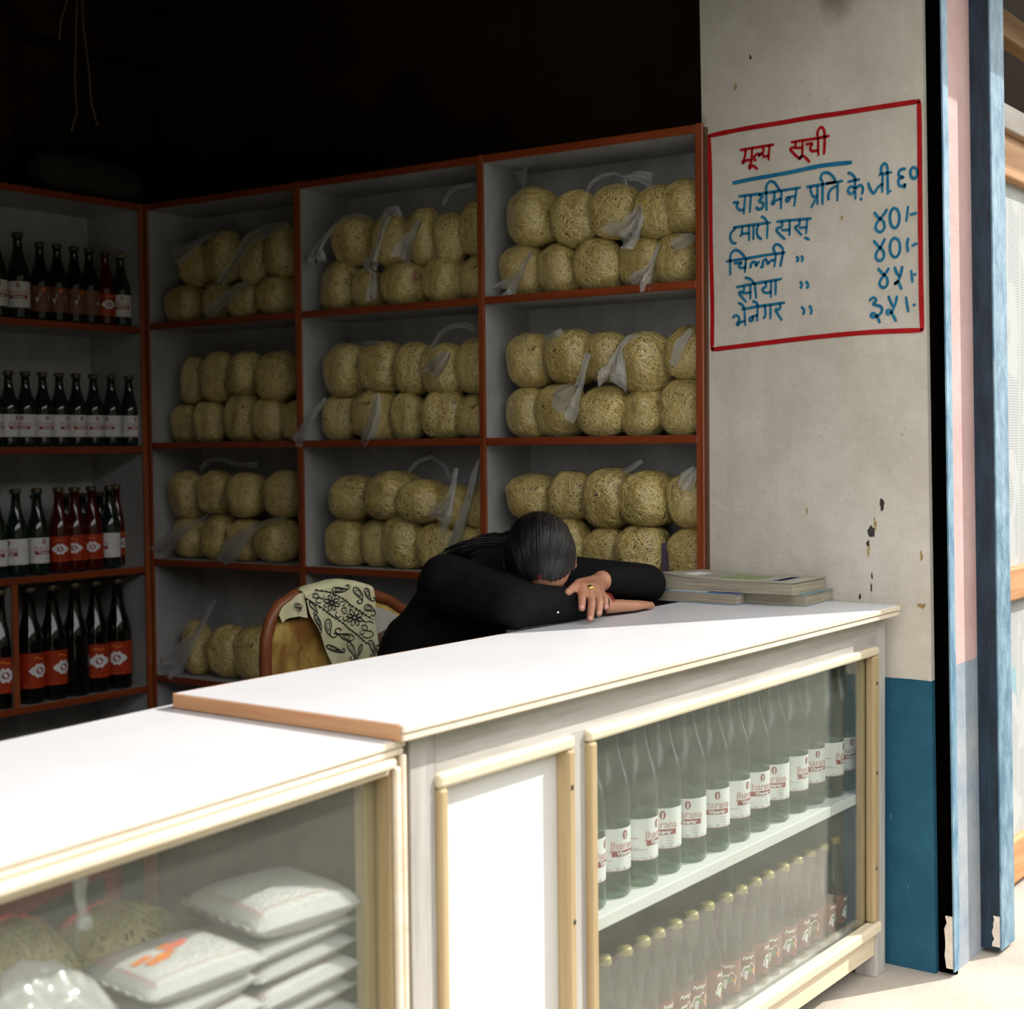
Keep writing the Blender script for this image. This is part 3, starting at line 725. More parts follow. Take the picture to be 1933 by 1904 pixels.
# brush strokes of the price list on the wall face: stroke width, strokes of (y, z) in metres
SIGN = {
    'border': (0.012, [[(0.5512, 2.1474), (0.4409, 2.152), (0.3363, 2.1528), (0.2581, 2.1543), (0.1667, 2.1537), (0.0743, 2.1542), (-0.0337, 2.1538)], [(0.5512, 2.1492), (0.5476, 2.0339), (0.5465, 1.8481), (0.543, 1.6989), (0.5445, 1.5739)], [(-0.0313, 2.1542), (-0.0331, 2.0679), (-0.0344, 1.8987), (-0.037, 1.6948), (-0.04, 1.5942)], [(0.5458, 1.5758), (0.4433, 1.582), (0.362, 1.5871), (0.2245, 1.5944), (0.0927, 1.598), (-0.0407, 1.5958)]]),
    'heading': (0.0073, [[(0.4589, 2.0975), (0.4308, 2.0981), (0.3957, 2.0988), (0.3587, 2.0992)], [(0.4411, 2.0968), (0.4433, 2.0818), (0.4469, 2.0707), (0.451, 2.066), (0.4475, 2.0624), (0.4433, 2.0682), (0.4239, 2.0679)], [(0.4226, 2.0991), (0.4239, 2.0637)], [(0.4239, 2.0642), (0.431, 2.0509), (0.4281, 2.0464), (0.4216, 2.0529), (0.4061, 2.0411)], [(0.411, 2.0632), (0.4168, 2.0702), (0.4133, 2.0781), (0.4045, 2.0806), (0.3999, 2.0727)], [(0.4016, 2.0751), (0.3981, 2.0804), (0.3917, 2.0801)], [(0.3922, 2.0973), (0.3888, 2.088), (0.3923, 2.0801), (0.3859, 2.0715), (0.3743, 2.0732)], [(0.3719, 2.0989), (0.375, 2.0598)], [(0.311, 2.0987), (0.2814, 2.0995), (0.2423, 2.0994), (0.2037, 2.1012)], [(0.2983, 2.0986), (0.2983, 2.0863), (0.3125, 2.0804), (0.2857, 2.0524)], [(0.3011, 2.0825), (0.2786, 2.0812)], [(0.278, 2.0985), (0.2792, 2.06)], [(0.2792, 2.06), (0.2871, 2.0525), (0.2832, 2.0582), (0.2742, 2.0581), (0.2577, 2.0412)], [(0.2702, 2.0878), (0.2512, 2.0879), (0.2563, 2.0793), (0.2529, 2.0695), (0.2341, 2.0683)], [(0.2354, 2.1016), (0.2341, 2.0544)], [(0.2362, 2.1037), (0.2362, 2.1154), (0.2298, 2.1247), (0.2235, 2.1248), (0.218, 2.1145), (0.2169, 2.089), (0.2189, 2.0558)]]),
    'underline': (0.0104, [[(0.4807, 2.0133), (0.4292, 2.0173), (0.3209, 2.0219), (0.2275, 2.0285), (0.1425, 2.0269)]]),
    'price_line': (0.0073, [[(0.4639, 1.9768), (0.4137, 1.9765), (0.3556, 1.9775), (0.2831, 1.9797)], [(0.4803, 1.9616), (0.4634, 1.9609), (0.4687, 1.9524), (0.4605, 1.941), (0.4462, 1.9401)], [(0.4431, 1.9766), (0.4478, 1.9284)], [(0.426, 1.9761), (0.43, 1.93)], [(0.4049, 1.9751), (0.3927, 1.9695), (0.4021, 1.9575), (0.3904, 1.951), (0.3928, 1.9392), (0.4036, 1.9367), (0.4124, 1.9439)], [(0.3812, 1.9294), (0.3816, 1.9777), (0.381, 1.9954), (0.3714, 2.0047), (0.3599, 2.0023), (0.3498, 1.9898), (0.3427, 1.9786)], [(0.3585, 1.9767), (0.3591, 1.9596), (0.3655, 1.9489), (0.3609, 1.9453), (0.3551, 1.954), (0.3385, 1.9574)], [(0.3378, 1.9781), (0.34, 1.9304)], [(0.3157, 1.957), (0.3225, 1.9578), (0.3253, 1.9513), (0.3202, 1.9477), (0.3151, 1.9533), (0.3157, 1.957)], [(0.3191, 1.9589), (0.2986, 1.9596)], [(0.2952, 1.9785), (0.3021, 1.9329)], [(0.2682, 1.9793), (0.2426, 1.9802), (0.1851, 1.9833)], [(0.257, 1.9793), (0.2548, 1.965), (0.2482, 1.9523), (0.2376, 1.9529)], [(0.237, 1.9796), (0.2371, 1.9307)], [(0.2412, 1.9464), (0.2552, 1.9249)], [(0.2233, 1.9292), (0.2232, 1.9857), (0.2287, 1.9949), (0.2245, 2.0072), (0.2121, 2.0098), (0.1984, 2.0016), (0.187, 1.9861)], [(0.214, 1.9816), (0.1669, 1.9835)], [(0.1826, 1.9724), (0.1983, 1.9669), (0.207, 1.9537), (0.2062, 1.9386)], [(0.1812, 1.9819), (0.1826, 1.9337)], [(0.1553, 1.9794), (0.121, 1.9822)], [(0.1351, 1.9806), (0.1339, 1.9337)], [(0.1351, 1.9614), (0.1467, 1.9667), (0.154, 1.9579), (0.1467, 1.9483), (0.1351, 1.9534)], [(0.1338, 1.9597), (0.121, 1.9678), (0.1138, 1.9575), (0.1168, 1.9434)], [(0.1553, 2.003), (0.1424, 1.9967), (0.1317, 1.981)], [(0.1198, 1.9362), (0.1172, 1.9291)], [(0.0998, 1.9718), (0.0956, 1.957), (0.085, 1.9431), (0.0741, 1.957), (0.062, 1.9635)], [(0.0724, 1.9877), (0.037, 1.9902)], [(0.062, 1.9852), (0.0632, 1.9419)], [(0.064, 1.9875), (0.0661, 2.0035), (0.0578, 2.0136), (0.0507, 2.0072), (0.0494, 1.9897), (0.0482, 1.9363)], [(0.0424, 1.9463), (0.0415, 1.9415)], [(0.002, 1.9939), (0.0163, 1.9928), (0.0205, 1.9808), (0.0081, 1.9738), (0.0204, 1.9706), (0.0192, 1.9555), (0.0081, 1.9527), (0.0036, 1.9569), (0.006, 1.9454)], [(-0.02, 1.9949), (-0.0239, 1.9918), (-0.0266, 1.9864), (-0.0274, 1.9799), (-0.0262, 1.9738), (-0.0232, 1.9695), (-0.0191, 1.968), (-0.0149, 1.9696), (-0.0115, 1.9739), (-0.0097, 1.9801), (-0.0099, 1.9866), (-0.012, 1.992), (-0.0157, 1.995), (-0.02, 1.9949)]]),
    'price_line.001': (0.0073, [[(0.48, 1.8959), (0.4324, 1.8975), (0.368, 1.8988)], [(0.4717, 1.8954), (0.4779, 1.8893), (0.4863, 1.8808), (0.4871, 1.8673), (0.4802, 1.8556), (0.4691, 1.854)], [(0.4523, 1.896), (0.4531, 1.8765)], [(0.4586, 1.8696), (0.4524, 1.8764), (0.4318, 1.8769)], [(0.4324, 1.8975), (0.4319, 1.8561)], [(0.4188, 1.8977), (0.4196, 1.8581)], [(0.4031, 1.8973), (0.4093, 1.8845), (0.4066, 1.8666), (0.3945, 1.8576)], [(0.3781, 1.8982), (0.3799, 1.8566)], [(0.3976, 1.9175), (0.3865, 1.9112), (0.3788, 1.8998)], [(0.353, 1.8988), (0.3148, 1.8989), (0.2534, 1.8979)], [(0.338, 1.8988), (0.3367, 1.8854), (0.3534, 1.878), (0.3275, 1.8503)], [(0.3397, 1.8764), (0.3149, 1.874)], [(0.3148, 1.8989), (0.3156, 1.8591)], [(0.2869, 1.8985), (0.2885, 1.8838), (0.2997, 1.8789), (0.2804, 1.8573)], [(0.2886, 1.8772), (0.2674, 1.8769)], [(0.2657, 1.8976), (0.269, 1.8592)], [(0.2739, 1.8513), (0.2587, 1.8434)], [(0.085, 1.8966), (0.0745, 1.8837), (0.0599, 1.8703), (0.0578, 1.8543), (0.0682, 1.8454), (0.08, 1.8544), (0.0775, 1.8681), (0.0661, 1.8808), (0.0536, 1.8946), (0.0524, 1.9012)], [(0.0286, 1.9003), (0.0232, 1.8951), (0.0195, 1.8856), (0.0184, 1.874), (0.0201, 1.863), (0.0242, 1.8551), (0.0299, 1.852), (0.0357, 1.8546), (0.0405, 1.8622), (0.043, 1.8731), (0.0427, 1.8847), (0.0396, 1.8945), (0.0346, 1.9001), (0.0286, 1.9003)], [(-0.0042, 1.9031), (0.0007, 1.8645)], [(-0.0083, 1.8804), (-0.0267, 1.8832)]]),
    'price_line.002': (0.0073, [[(0.502, 1.8084), (0.4431, 1.8112), (0.3818, 1.8152), (0.3266, 1.8171)], [(0.4882, 1.7702), (0.4887, 1.8088), (0.4862, 1.8265), (0.474, 1.836), (0.4585, 1.8297), (0.4448, 1.8144)], [(0.4776, 1.8011), (0.4548, 1.8014), (0.4617, 1.7949), (0.4583, 1.7879), (0.4414, 1.7881)], [(0.4413, 1.8126), (0.4449, 1.7739)], [(0.4288, 1.7843), (0.4253, 1.7975), (0.4157, 1.8003), (0.4117, 1.7896), (0.4076, 1.7966), (0.4014, 1.7992)], [(0.4001, 1.7857), (0.3927, 1.7857), (0.392, 1.799), (0.3832, 1.8043), (0.3771, 1.7917), (0.3704, 1.799), (0.3583, 1.8004)], [(0.3542, 1.8158), (0.359, 1.7814)], [(0.3566, 1.8178), (0.3615, 1.8316), (0.3532, 1.8405), (0.3398, 1.8342), (0.3342, 1.8201), (0.3423, 1.781)], [(0.2969, 1.8049), (0.2914, 1.7985), (0.2947, 1.7897)], [(0.2829, 1.8052), (0.2783, 1.7974), (0.2816, 1.7887)], [(0.0863, 1.8264), (0.0745, 1.8122), (0.0607, 1.7979), (0.059, 1.783), (0.0691, 1.774), (0.08, 1.7828), (0.0775, 1.7965), (0.0662, 1.8094), (0.0557, 1.8291)], [(0.0276, 1.8266), (0.0218, 1.8215), (0.0179, 1.8123), (0.0167, 1.8011), (0.0185, 1.7904), (0.0229, 1.7827), (0.0289, 1.7798), (0.0352, 1.7822), (0.0403, 1.7896), (0.0429, 1.8001), (0.0426, 1.8114), (0.0394, 1.8209), (0.034, 1.8264), (0.0276, 1.8266)], [(-0.0043, 1.8248), (-0.0014, 1.8074), (-0.0043, 1.7895)], [(-0.0125, 1.8044), (-0.0288, 1.8088)]]),
    'price_line.003': (0.0073, [[(0.471, 1.738), (0.4159, 1.7432), (0.3368, 1.7495)], [(0.4485, 1.7398), (0.4486, 1.725), (0.4627, 1.7223), (0.4408, 1.6956)], [(0.4531, 1.7198), (0.428, 1.7211)], [(0.4289, 1.7411), (0.4291, 1.7028)], [(0.4159, 1.7447), (0.412, 1.7032)], [(0.446, 1.7617), (0.4296, 1.7565), (0.417, 1.7433)], [(0.3854, 1.7455), (0.3834, 1.7332), (0.3942, 1.7267), (0.3841, 1.7162), (0.3686, 1.7185)], [(0.3685, 1.7458), (0.3694, 1.7033)], [(0.3551, 1.7478), (0.3559, 1.7085)], [(0.2863, 1.7396), (0.2807, 1.7311), (0.285, 1.7207)], [(0.2709, 1.7385), (0.2635, 1.7299), (0.2667, 1.7194)], [(0.0746, 1.7565), (0.0641, 1.7437), (0.0515, 1.7309), (0.0494, 1.7148), (0.0599, 1.7065), (0.0704, 1.7164), (0.0649, 1.7299), (0.0523, 1.7448), (0.0453, 1.7553)], [(0.0307, 1.7569), (0.0266, 1.7428), (0.0183, 1.7311)], [(0.0109, 1.7565), (0.0158, 1.7341), (0.0241, 1.7173), (0.0328, 1.7148)], [(0.0307, 1.7123), (0.0224, 1.7188), (0.0121, 1.6983)], [(-0.0117, 1.7449), (-0.0154, 1.714)], [(-0.0178, 1.7322), (-0.0248, 1.7348)]]),
    'price_line.004': (0.0073, [[(0.4557, 1.6775), (0.4094, 1.6825), (0.3286, 1.6876)], [(0.4825, 1.6563), (0.4727, 1.6631), (0.4637, 1.6577), (0.4631, 1.6484), (0.4693, 1.6413), (0.4652, 1.6368), (0.4596, 1.6438), (0.4451, 1.6461)], [(0.4464, 1.6778), (0.4445, 1.6337)], [(0.466, 1.6961), (0.4539, 1.6906), (0.447, 1.6794)], [(0.4197, 1.6538), (0.4286, 1.6549), (0.4317, 1.6484), (0.4252, 1.6455), (0.4197, 1.6513)], [(0.4265, 1.6566), (0.4077, 1.6598)], [(0.4077, 1.6815), (0.4095, 1.6434)], [(0.4236, 1.6969), (0.4127, 1.6938), (0.4066, 1.6836)], [(0.3873, 1.6841), (0.385, 1.6596), (0.3918, 1.6497)], [(0.3704, 1.6852), (0.3706, 1.6472)], [(0.342, 1.686), (0.344, 1.6716), (0.356, 1.67), (0.3371, 1.6416)], [(0.2832, 1.6744), (0.2744, 1.6636), (0.2777, 1.653)], [(0.2603, 1.6759), (0.2539, 1.6635), (0.2565, 1.6523)], [(0.0978, 1.6764), (0.0872, 1.6837), (0.0784, 1.6767), (0.0868, 1.6677), (0.0666, 1.66), (0.0649, 1.6463), (0.0809, 1.6354), (0.0927, 1.6377), (0.0894, 1.6455), (0.0788, 1.6392), (0.0691, 1.6195)], [(0.0473, 1.6857), (0.0411, 1.6706), (0.0357, 1.6584)], [(0.0245, 1.6842), (0.0286, 1.6658), (0.039, 1.6427)], [(0.0382, 1.6439), (0.049, 1.6406), (0.0515, 1.6471), (0.0423, 1.6489), (0.0265, 1.621)], [(0.0018, 1.681), (-0.0044, 1.642)], [(-0.0159, 1.657), (-0.0228, 1.6605)]]),
}
# print on the scarf: width, (x, z) points
SCARF_PRINT = [
    (0.0011, [(0.9967, 0.9727), (1.0467, 0.9622), (1.1015, 0.938), (1.1536, 0.9081), (1.2048, 0.879)]),
    (0.0029, [(1.0012, 0.9718), (1.0037, 0.9737)]),
    (0.0029, [(1.0049, 0.971), (1.0037, 0.9737)]),
    (0.0029, [(1.014, 0.9691), (1.0165, 0.971)]),
    (0.0029, [(1.0177, 0.9683), (1.0165, 0.971)]),
    (0.0029, [(1.0268, 0.9663), (1.0294, 0.9683)]),
    (0.0029, [(1.0306, 0.9655), (1.0294, 0.9683)]),
    (0.0029, [(1.0397, 0.9635), (1.0424, 0.9654)]),
    (0.0029, [(1.0435, 0.9626), (1.0424, 0.9654)]),
    (0.0029, [(1.0522, 0.9597), (1.0556, 0.961)]),
    (0.0029, [(1.0557, 0.9582), (1.0556, 0.961)]),
    (0.0029, [(1.0641, 0.9545), (1.0674, 0.9558)]),
    (0.0029, [(1.0675, 0.953), (1.0674, 0.9558)]),
    (0.0029, [(1.076, 0.9493), (1.0793, 0.9506)]),
    (0.0029, [(1.0795, 0.9477), (1.0793, 0.9506)]),
    (0.0029, [(1.0879, 0.944), (1.0913, 0.9453)]),
    (0.0029, [(1.0914, 0.9425), (1.0913, 0.9453)]),
    (0.0029, [(1.0998, 0.9385), (1.1033, 0.9397)]),
    (0.0029, [(1.1032, 0.9368), (1.1033, 0.9397)]),
    (0.0029, [(1.1112, 0.9325), (1.1149, 0.9334)]),
    (0.0029, [(1.1144, 0.9306), (1.1149, 0.9334)]),
    (0.0029, [(1.1223, 0.9261), (1.126, 0.927)]),
    (0.0029, [(1.1256, 0.9242), (1.126, 0.927)]),
    (0.0029, [(1.1335, 0.9196), (1.1372, 0.9206)]),
    (0.0029, [(1.1368, 0.9177), (1.1372, 0.9206)]),
    (0.0029, [(1.1447, 0.9132), (1.1485, 0.9141)]),
    (0.0029, [(1.148, 0.9113), (1.1485, 0.9141)]),
    (0.0029, [(1.156, 0.9067), (1.1598, 0.9076)]),
    (0.0029, [(1.1594, 0.9048), (1.1598, 0.9076)]),
    (0.0029, [(1.1675, 0.9002), (1.1713, 0.9011)]),
    (0.0029, [(1.1708, 0.8983), (1.1713, 0.9011)]),
    (0.0029, [(1.1789, 0.8937), (1.1828, 0.8946)]),
    (0.0029, [(1.1823, 0.8918), (1.1828, 0.8946)]),
    (0.0029, [(1.1905, 0.8871), (1.1943, 0.8881)]),
    (0.0029, [(1.1939, 0.8852), (1.1943, 0.8881)]),
    (0.0011, [(0.964, 0.9566), (0.9998, 0.9391), (1.0455, 0.9088), (1.1002, 0.8757), (1.1522, 0.8436), (1.1951, 0.8148)]),
    (0.0029, [(0.968, 0.9547), (0.9679, 0.9519)]),
    (0.0029, [(0.9712, 0.9531), (0.9679, 0.9519)]),
    (0.0029, [(0.9791, 0.9492), (0.979, 0.9465)]),
    (0.0029, [(0.9824, 0.9476), (0.979, 0.9465)]),
    (0.0029, [(0.9902, 0.9438), (0.9902, 0.941)]),
    (0.0029, [(0.9935, 0.9421), (0.9902, 0.941)]),
    (0.0029, [(1.0011, 0.9379), (1.0006, 0.9352)]),
    (0.0029, [(1.0042, 0.936), (1.0006, 0.9352)]),
    (0.0029, [(1.0114, 0.9314), (1.0107, 0.9287)]),
    (0.0029, [(1.0144, 0.9294), (1.0107, 0.9287)]),
    (0.0029, [(1.0215, 0.9247), (1.0208, 0.922)]),
    (0.0029, [(1.0245, 0.9227), (1.0208, 0.922)]),
    (0.0029, [(1.0317, 0.9179), (1.031, 0.9152)]),
    (0.0029, [(1.0347, 0.916), (1.031, 0.9152)]),
    (0.0029, [(1.042, 0.9112), (1.0413, 0.9085)]),
    (0.0029, [(1.0451, 0.9093), (1.0413, 0.9085)]),
    (0.0029, [(1.0525, 0.9046), (1.052, 0.9018)]),
    (0.0029, [(1.0557, 0.9027), (1.052, 0.9018)]),
    (0.0029, [(1.0632, 0.8981), (1.0627, 0.8953)]),
    (0.0029, [(1.0664, 0.8962), (1.0627, 0.8953)]),
    (0.0029, [(1.074, 0.8916), (1.0735, 0.8888)]),
    (0.0029, [(1.0772, 0.8896), (1.0735, 0.8888)]),
    (0.0029, [(1.0849, 0.885), (1.0843, 0.8822)]),
    (0.0029, [(1.0881, 0.8831), (1.0843, 0.8822)]),
    (0.0029, [(1.0958, 0.8784), (1.0952, 0.8756)]),
    (0.0029, [(1.099, 0.8764), (1.0952, 0.8756)]),
    (0.0029, [(1.1067, 0.8717), (1.1061, 0.869)]),
    (0.0029, [(1.1099, 0.8698), (1.1061, 0.869)]),
    (0.0029, [(1.1176, 0.865), (1.117, 0.8622)]),
    (0.0029, [(1.1208, 0.863), (1.117, 0.8622)]),
    (0.0029, [(1.1285, 0.8582), (1.128, 0.8554)]),
    (0.0029, [(1.1318, 0.8562), (1.128, 0.8554)]),
    (0.0029, [(1.1396, 0.8514), (1.139, 0.8486)]),
    (0.0029, [(1.1428, 0.8494), (1.139, 0.8486)]),
    (0.0029, [(1.1506, 0.8445), (1.1499, 0.8418)]),
    (0.0029, [(1.1538, 0.8425), (1.1499, 0.8418)]),
    (0.0029, [(1.1614, 0.8375), (1.1606, 0.8347)]),
    (0.0029, [(1.1646, 0.8353), (1.1606, 0.8347)]),
    (0.0029, [(1.1721, 0.8302), (1.1714, 0.8274)]),
    (0.0029, [(1.1753, 0.8281), (1.1714, 0.8274)]),
    (0.0029, [(1.183, 0.823), (1.1822, 0.8202)]),
    (0.0029, [(1.1861, 0.8208), (1.1822, 0.8202)]),
    (0.0014, [(1.0781, 0.9274), (1.0748, 0.9258), (1.0691, 0.9265), (1.063, 0.9293), (1.0586, 0.9324), (1.0575, 0.9346), (1.0603, 0.9354), (1.0662, 0.935), (1.0729, 0.9332), (1.0775, 0.9304), (1.0781, 0.9274)]),
    (0.0014, [(1.0623, 0.917), (1.0581, 0.9177), (1.0543, 0.921), (1.0522, 0.9258), (1.0519, 0.9299), (1.0533, 0.9318), (1.0564, 0.9309), (1.0606, 0.9277), (1.064, 0.9233), (1.0648, 0.9192), (1.0623, 0.917)]),
    (0.0014, [(1.0394, 0.9185), (1.0368, 0.921), (1.0372, 0.925), (1.0403, 0.929), (1.0442, 0.9317), (1.0472, 0.9322), (1.0487, 0.9301), (1.0488, 0.926), (1.0471, 0.9215), (1.0436, 0.9186), (1.0394, 0.9185)]),
    (0.0014, [(1.0229, 0.9309), (1.0234, 0.9338), (1.0276, 0.936), (1.0341, 0.937), (1.0399, 0.9367), (1.0428, 0.9355), (1.0419, 0.9334), (1.0378, 0.9308), (1.0319, 0.9289), (1.0263, 0.9289), (1.0229, 0.9309)]),
    (0.0014, [(1.0223, 0.9469), (1.0255, 0.9485), (1.0312, 0.9477), (1.0372, 0.9451), (1.0416, 0.942), (1.0427, 0.9398), (1.0398, 0.9389), (1.034, 0.9394), (1.0274, 0.9411), (1.023, 0.9439), (1.0223, 0.9469)]),
    (0.0014, [(1.0379, 0.9573), (1.0421, 0.9566), (1.0458, 0.9533), (1.0479, 0.9486), (1.0482, 0.9445), (1.0468, 0.9425), (1.0438, 0.9434), (1.0396, 0.9466), (1.0362, 0.951), (1.0354, 0.9551), (1.0379, 0.9573)]),
    (0.0014, [(1.0607, 0.9559), (1.0634, 0.9534), (1.063, 0.9495), (1.0599, 0.9454), (1.0559, 0.9427), (1.0529, 0.9422), (1.0514, 0.9443), (1.0513, 0.9484), (1.0531, 0.9529), (1.0566, 0.9558), (1.0607, 0.9559)]),
    (0.0014, [(1.0775, 0.9436), (1.0771, 0.9406), (1.0727, 0.9384), (1.0661, 0.9374), (1.0602, 0.9377), (1.0573, 0.9389), (1.0582, 0.941), (1.0624, 0.9436), (1.0683, 0.9455), (1.074, 0.9456), (1.0775, 0.9436)]),
    (0.0016, [(1.0562, 0.9366), (1.0549, 0.9342), (1.0518, 0.933), (1.0481, 0.9333), (1.0451, 0.9351), (1.044, 0.9377), (1.0452, 0.9401), (1.0483, 0.9414), (1.052, 0.9411), (1.055, 0.9392), (1.0562, 0.9366)]),
    (0.0014, [(1.169, 0.8803), (1.1655, 0.8787), (1.1595, 0.8796), (1.1532, 0.8824), (1.1486, 0.8856), (1.1474, 0.8879), (1.1504, 0.8887), (1.1566, 0.8882), (1.1635, 0.8864), (1.1683, 0.8834), (1.169, 0.8803)]),
    (0.0014, [(1.1525, 0.8699), (1.1481, 0.8706), (1.1442, 0.8741), (1.142, 0.879), (1.1417, 0.8832), (1.1431, 0.8852), (1.1463, 0.8842), (1.1507, 0.8808), (1.1543, 0.8763), (1.1551, 0.8721), (1.1525, 0.8699)]),
    (0.0014, [(1.1287, 0.8717), (1.1259, 0.8743), (1.1263, 0.8783), (1.1296, 0.8824), (1.1337, 0.8851), (1.1368, 0.8856), (1.1384, 0.8834), (1.1384, 0.8792), (1.1366, 0.8747), (1.133, 0.8717), (1.1287, 0.8717)]),
    (0.0014, [(1.1115, 0.8845), (1.112, 0.8874), (1.1164, 0.8897), (1.1231, 0.8906), (1.1292, 0.8902), (1.1322, 0.889), (1.1313, 0.8869), (1.127, 0.8843), (1.1209, 0.8824), (1.115, 0.8824), (1.1115, 0.8845)]),
    (0.0014, [(1.1109, 0.9008), (1.1142, 0.9024), (1.1201, 0.9016), (1.1264, 0.8988), (1.1309, 0.8956), (1.132, 0.8934), (1.1291, 0.8925), (1.123, 0.8931), (1.1162, 0.8949), (1.1115, 0.8978), (1.1109, 0.9008)]),
    (0.0014, [(1.1271, 0.9112), (1.1314, 0.9106), (1.1353, 0.9071), (1.1375, 0.9023), (1.1378, 0.8981), (1.1364, 0.8961), (1.1332, 0.8971), (1.1288, 0.9004), (1.1253, 0.9049), (1.1245, 0.909), (1.1271, 0.9112)]),
    (0.0014, [(1.1508, 0.9097), (1.1536, 0.9071), (1.1532, 0.903), (1.1499, 0.899), (1.1458, 0.8962), (1.1427, 0.8957), (1.1411, 0.8978), (1.1411, 0.9021), (1.1428, 0.9066), (1.1465, 0.9096), (1.1508, 0.9097)]),
    (0.0014, [(1.1683, 0.8969), (1.1678, 0.8939), (1.1633, 0.8916), (1.1565, 0.8907), (1.1503, 0.891), (1.1473, 0.8923), (1.1482, 0.8944), (1.1526, 0.897), (1.1587, 0.899), (1.1647, 0.899), (1.1683, 0.8969)]),
    (0.0016, [(1.1461, 0.89), (1.1448, 0.8876), (1.1416, 0.8863), (1.1377, 0.8867), (1.1346, 0.8886), (1.1334, 0.8913), (1.1347, 0.8937), (1.1379, 0.895), (1.1418, 0.8946), (1.1449, 0.8927), (1.1461, 0.89)]),
    (0.0014, [(0.9921, 0.9635), (1.005, 0.9633), (1.0083, 0.9541), (0.9953, 0.9544), (0.9921, 0.9635)]),
    (0.0019, [(0.999, 0.9589), (1.0013, 0.9587)]),
    (0.0014, [(1.084, 0.92), (1.1015, 0.9195), (1.1061, 0.9073), (1.0886, 0.9079), (1.084, 0.92)]),
    (0.0019, [(1.0938, 0.9138), (1.0962, 0.9136)]),
    (0.0014, [(1.1657, 0.8678), (1.1827, 0.867), (1.1873, 0.8553), (1.1703, 0.8562), (1.1657, 0.8678)]),
    (0.0019, [(1.1753, 0.8617), (1.1777, 0.8614)]),
    (0.0014, [(1.0116, 0.9529), (1.0019, 0.9484), (1.0055, 0.9413), (1.0151, 0.9404)]),
    (0.0014, [(1.0775, 0.9333), (1.0876, 0.9379), (1.0974, 0.9328), (1.0953, 0.9261), (1.0873, 0.9274)]),
    (0.0014, [(1.0692, 0.9134), (1.0631, 0.9057), (1.0709, 0.8981), (1.0808, 0.9012)]),
    (0.0014, [(1.1153, 0.9229), (1.1274, 0.9245), (1.1273, 0.9162), (1.119, 0.9086)]),
    (0.0014, [(1.1027, 0.8977), (1.1147, 0.8937), (1.1005, 0.8868), (1.0866, 0.8937), (1.0908, 0.9002)]),
    (0.0014, [(1.1653, 0.8802), (1.1777, 0.8775), (1.1838, 0.8713)]),
    (0.0014, [(1.1607, 0.8554), (1.1605, 0.8469), (1.1729, 0.8456), (1.1771, 0.8522)]),
    (0.0014, [(1.1833, 0.8515), (1.1979, 0.85), (1.204, 0.8408), (1.1934, 0.8334), (1.1768, 0.8367), (1.1708, 0.8444)]),
    (0.0014, [(1.0232, 0.9574), (1.0192, 0.9495), (1.0078, 0.956)]),
    (0.0014, [(1.1859, 0.8767), (1.2005, 0.8738), (1.2045, 0.8677)]),
    (0.0016, [(1.1143, 0.9651), (1.1118, 0.9645), (1.1047, 0.963), (1.094, 0.9609), (1.0817, 0.9604), (1.0696, 0.9613), (1.0595, 0.9634), (1.0529, 0.9664), (1.0508, 0.9698), (1.0535, 0.9725), (1.0604, 0.974), (1.0707, 0.9736), (1.0827, 0.9716), (1.0948, 0.9689), (1.105, 0.967), (1.1119, 0.9656), (1.1143, 0.9651)]),
    (0.001, [(1.0957, 0.9658), (1.0944, 0.9656), (1.0909, 0.9648), (1.0856, 0.9638), (1.0794, 0.9635), (1.0734, 0.9639), (1.0683, 0.965), (1.065, 0.9665), (1.0639, 0.9682), (1.0653, 0.9696), (1.0688, 0.9703), (1.0739, 0.9701), (1.0799, 0.9691), (1.0859, 0.9677), (1.0911, 0.9668), (1.0945, 0.9661), (1.0957, 0.9658)]),
    (0.0016, [(1.1143, 0.965), (1.1225, 0.9687), (1.1185, 0.975), (1.1075, 0.9755), (1.1085, 0.972)]),
    (0.0016, [(1.1668, 0.932), (1.1655, 0.9331), (1.1616, 0.9365), (1.1562, 0.9416), (1.1492, 0.9473), (1.143, 0.9534), (1.1396, 0.9591), (1.1395, 0.9637), (1.1425, 0.9664), (1.1476, 0.9666), (1.1535, 0.964), (1.1592, 0.9591), (1.1639, 0.9525), (1.1667, 0.9452), (1.1669, 0.9383), (1.1668, 0.9336), (1.1668, 0.932)]),
    (0.001, [(1.1605, 0.9423), (1.1598, 0.9429), (1.1579, 0.9445), (1.1552, 0.9471), (1.1517, 0.9499), (1.1486, 0.953), (1.1469, 0.9558), (1.1469, 0.9581), (1.1484, 0.9595), (1.1509, 0.9596), (1.1539, 0.9583), (1.1567, 0.9558), (1.1591, 0.9525), (1.1605, 0.9489), (1.1606, 0.9454), (1.1605, 0.9431), (1.1605, 0.9423)]),
    (0.0016, [(1.1669, 0.932), (1.1642, 0.9259), (1.1547, 0.9256), (1.151, 0.9317), (1.1559, 0.9325)]),
    (0.0016, [(1.1977, 0.9301), (1.196, 0.9311), (1.191, 0.9342), (1.1839, 0.9388), (1.178, 0.9447), (1.1739, 0.9509), (1.1723, 0.9564), (1.1733, 0.9605), (1.1766, 0.9625), (1.1813, 0.962), (1.1861, 0.9589), (1.19, 0.9537), (1.1926, 0.9473), (1.1942, 0.9406), (1.1963, 0.9351), (1.1974, 0.9314), (1.1977, 0.9301)]),
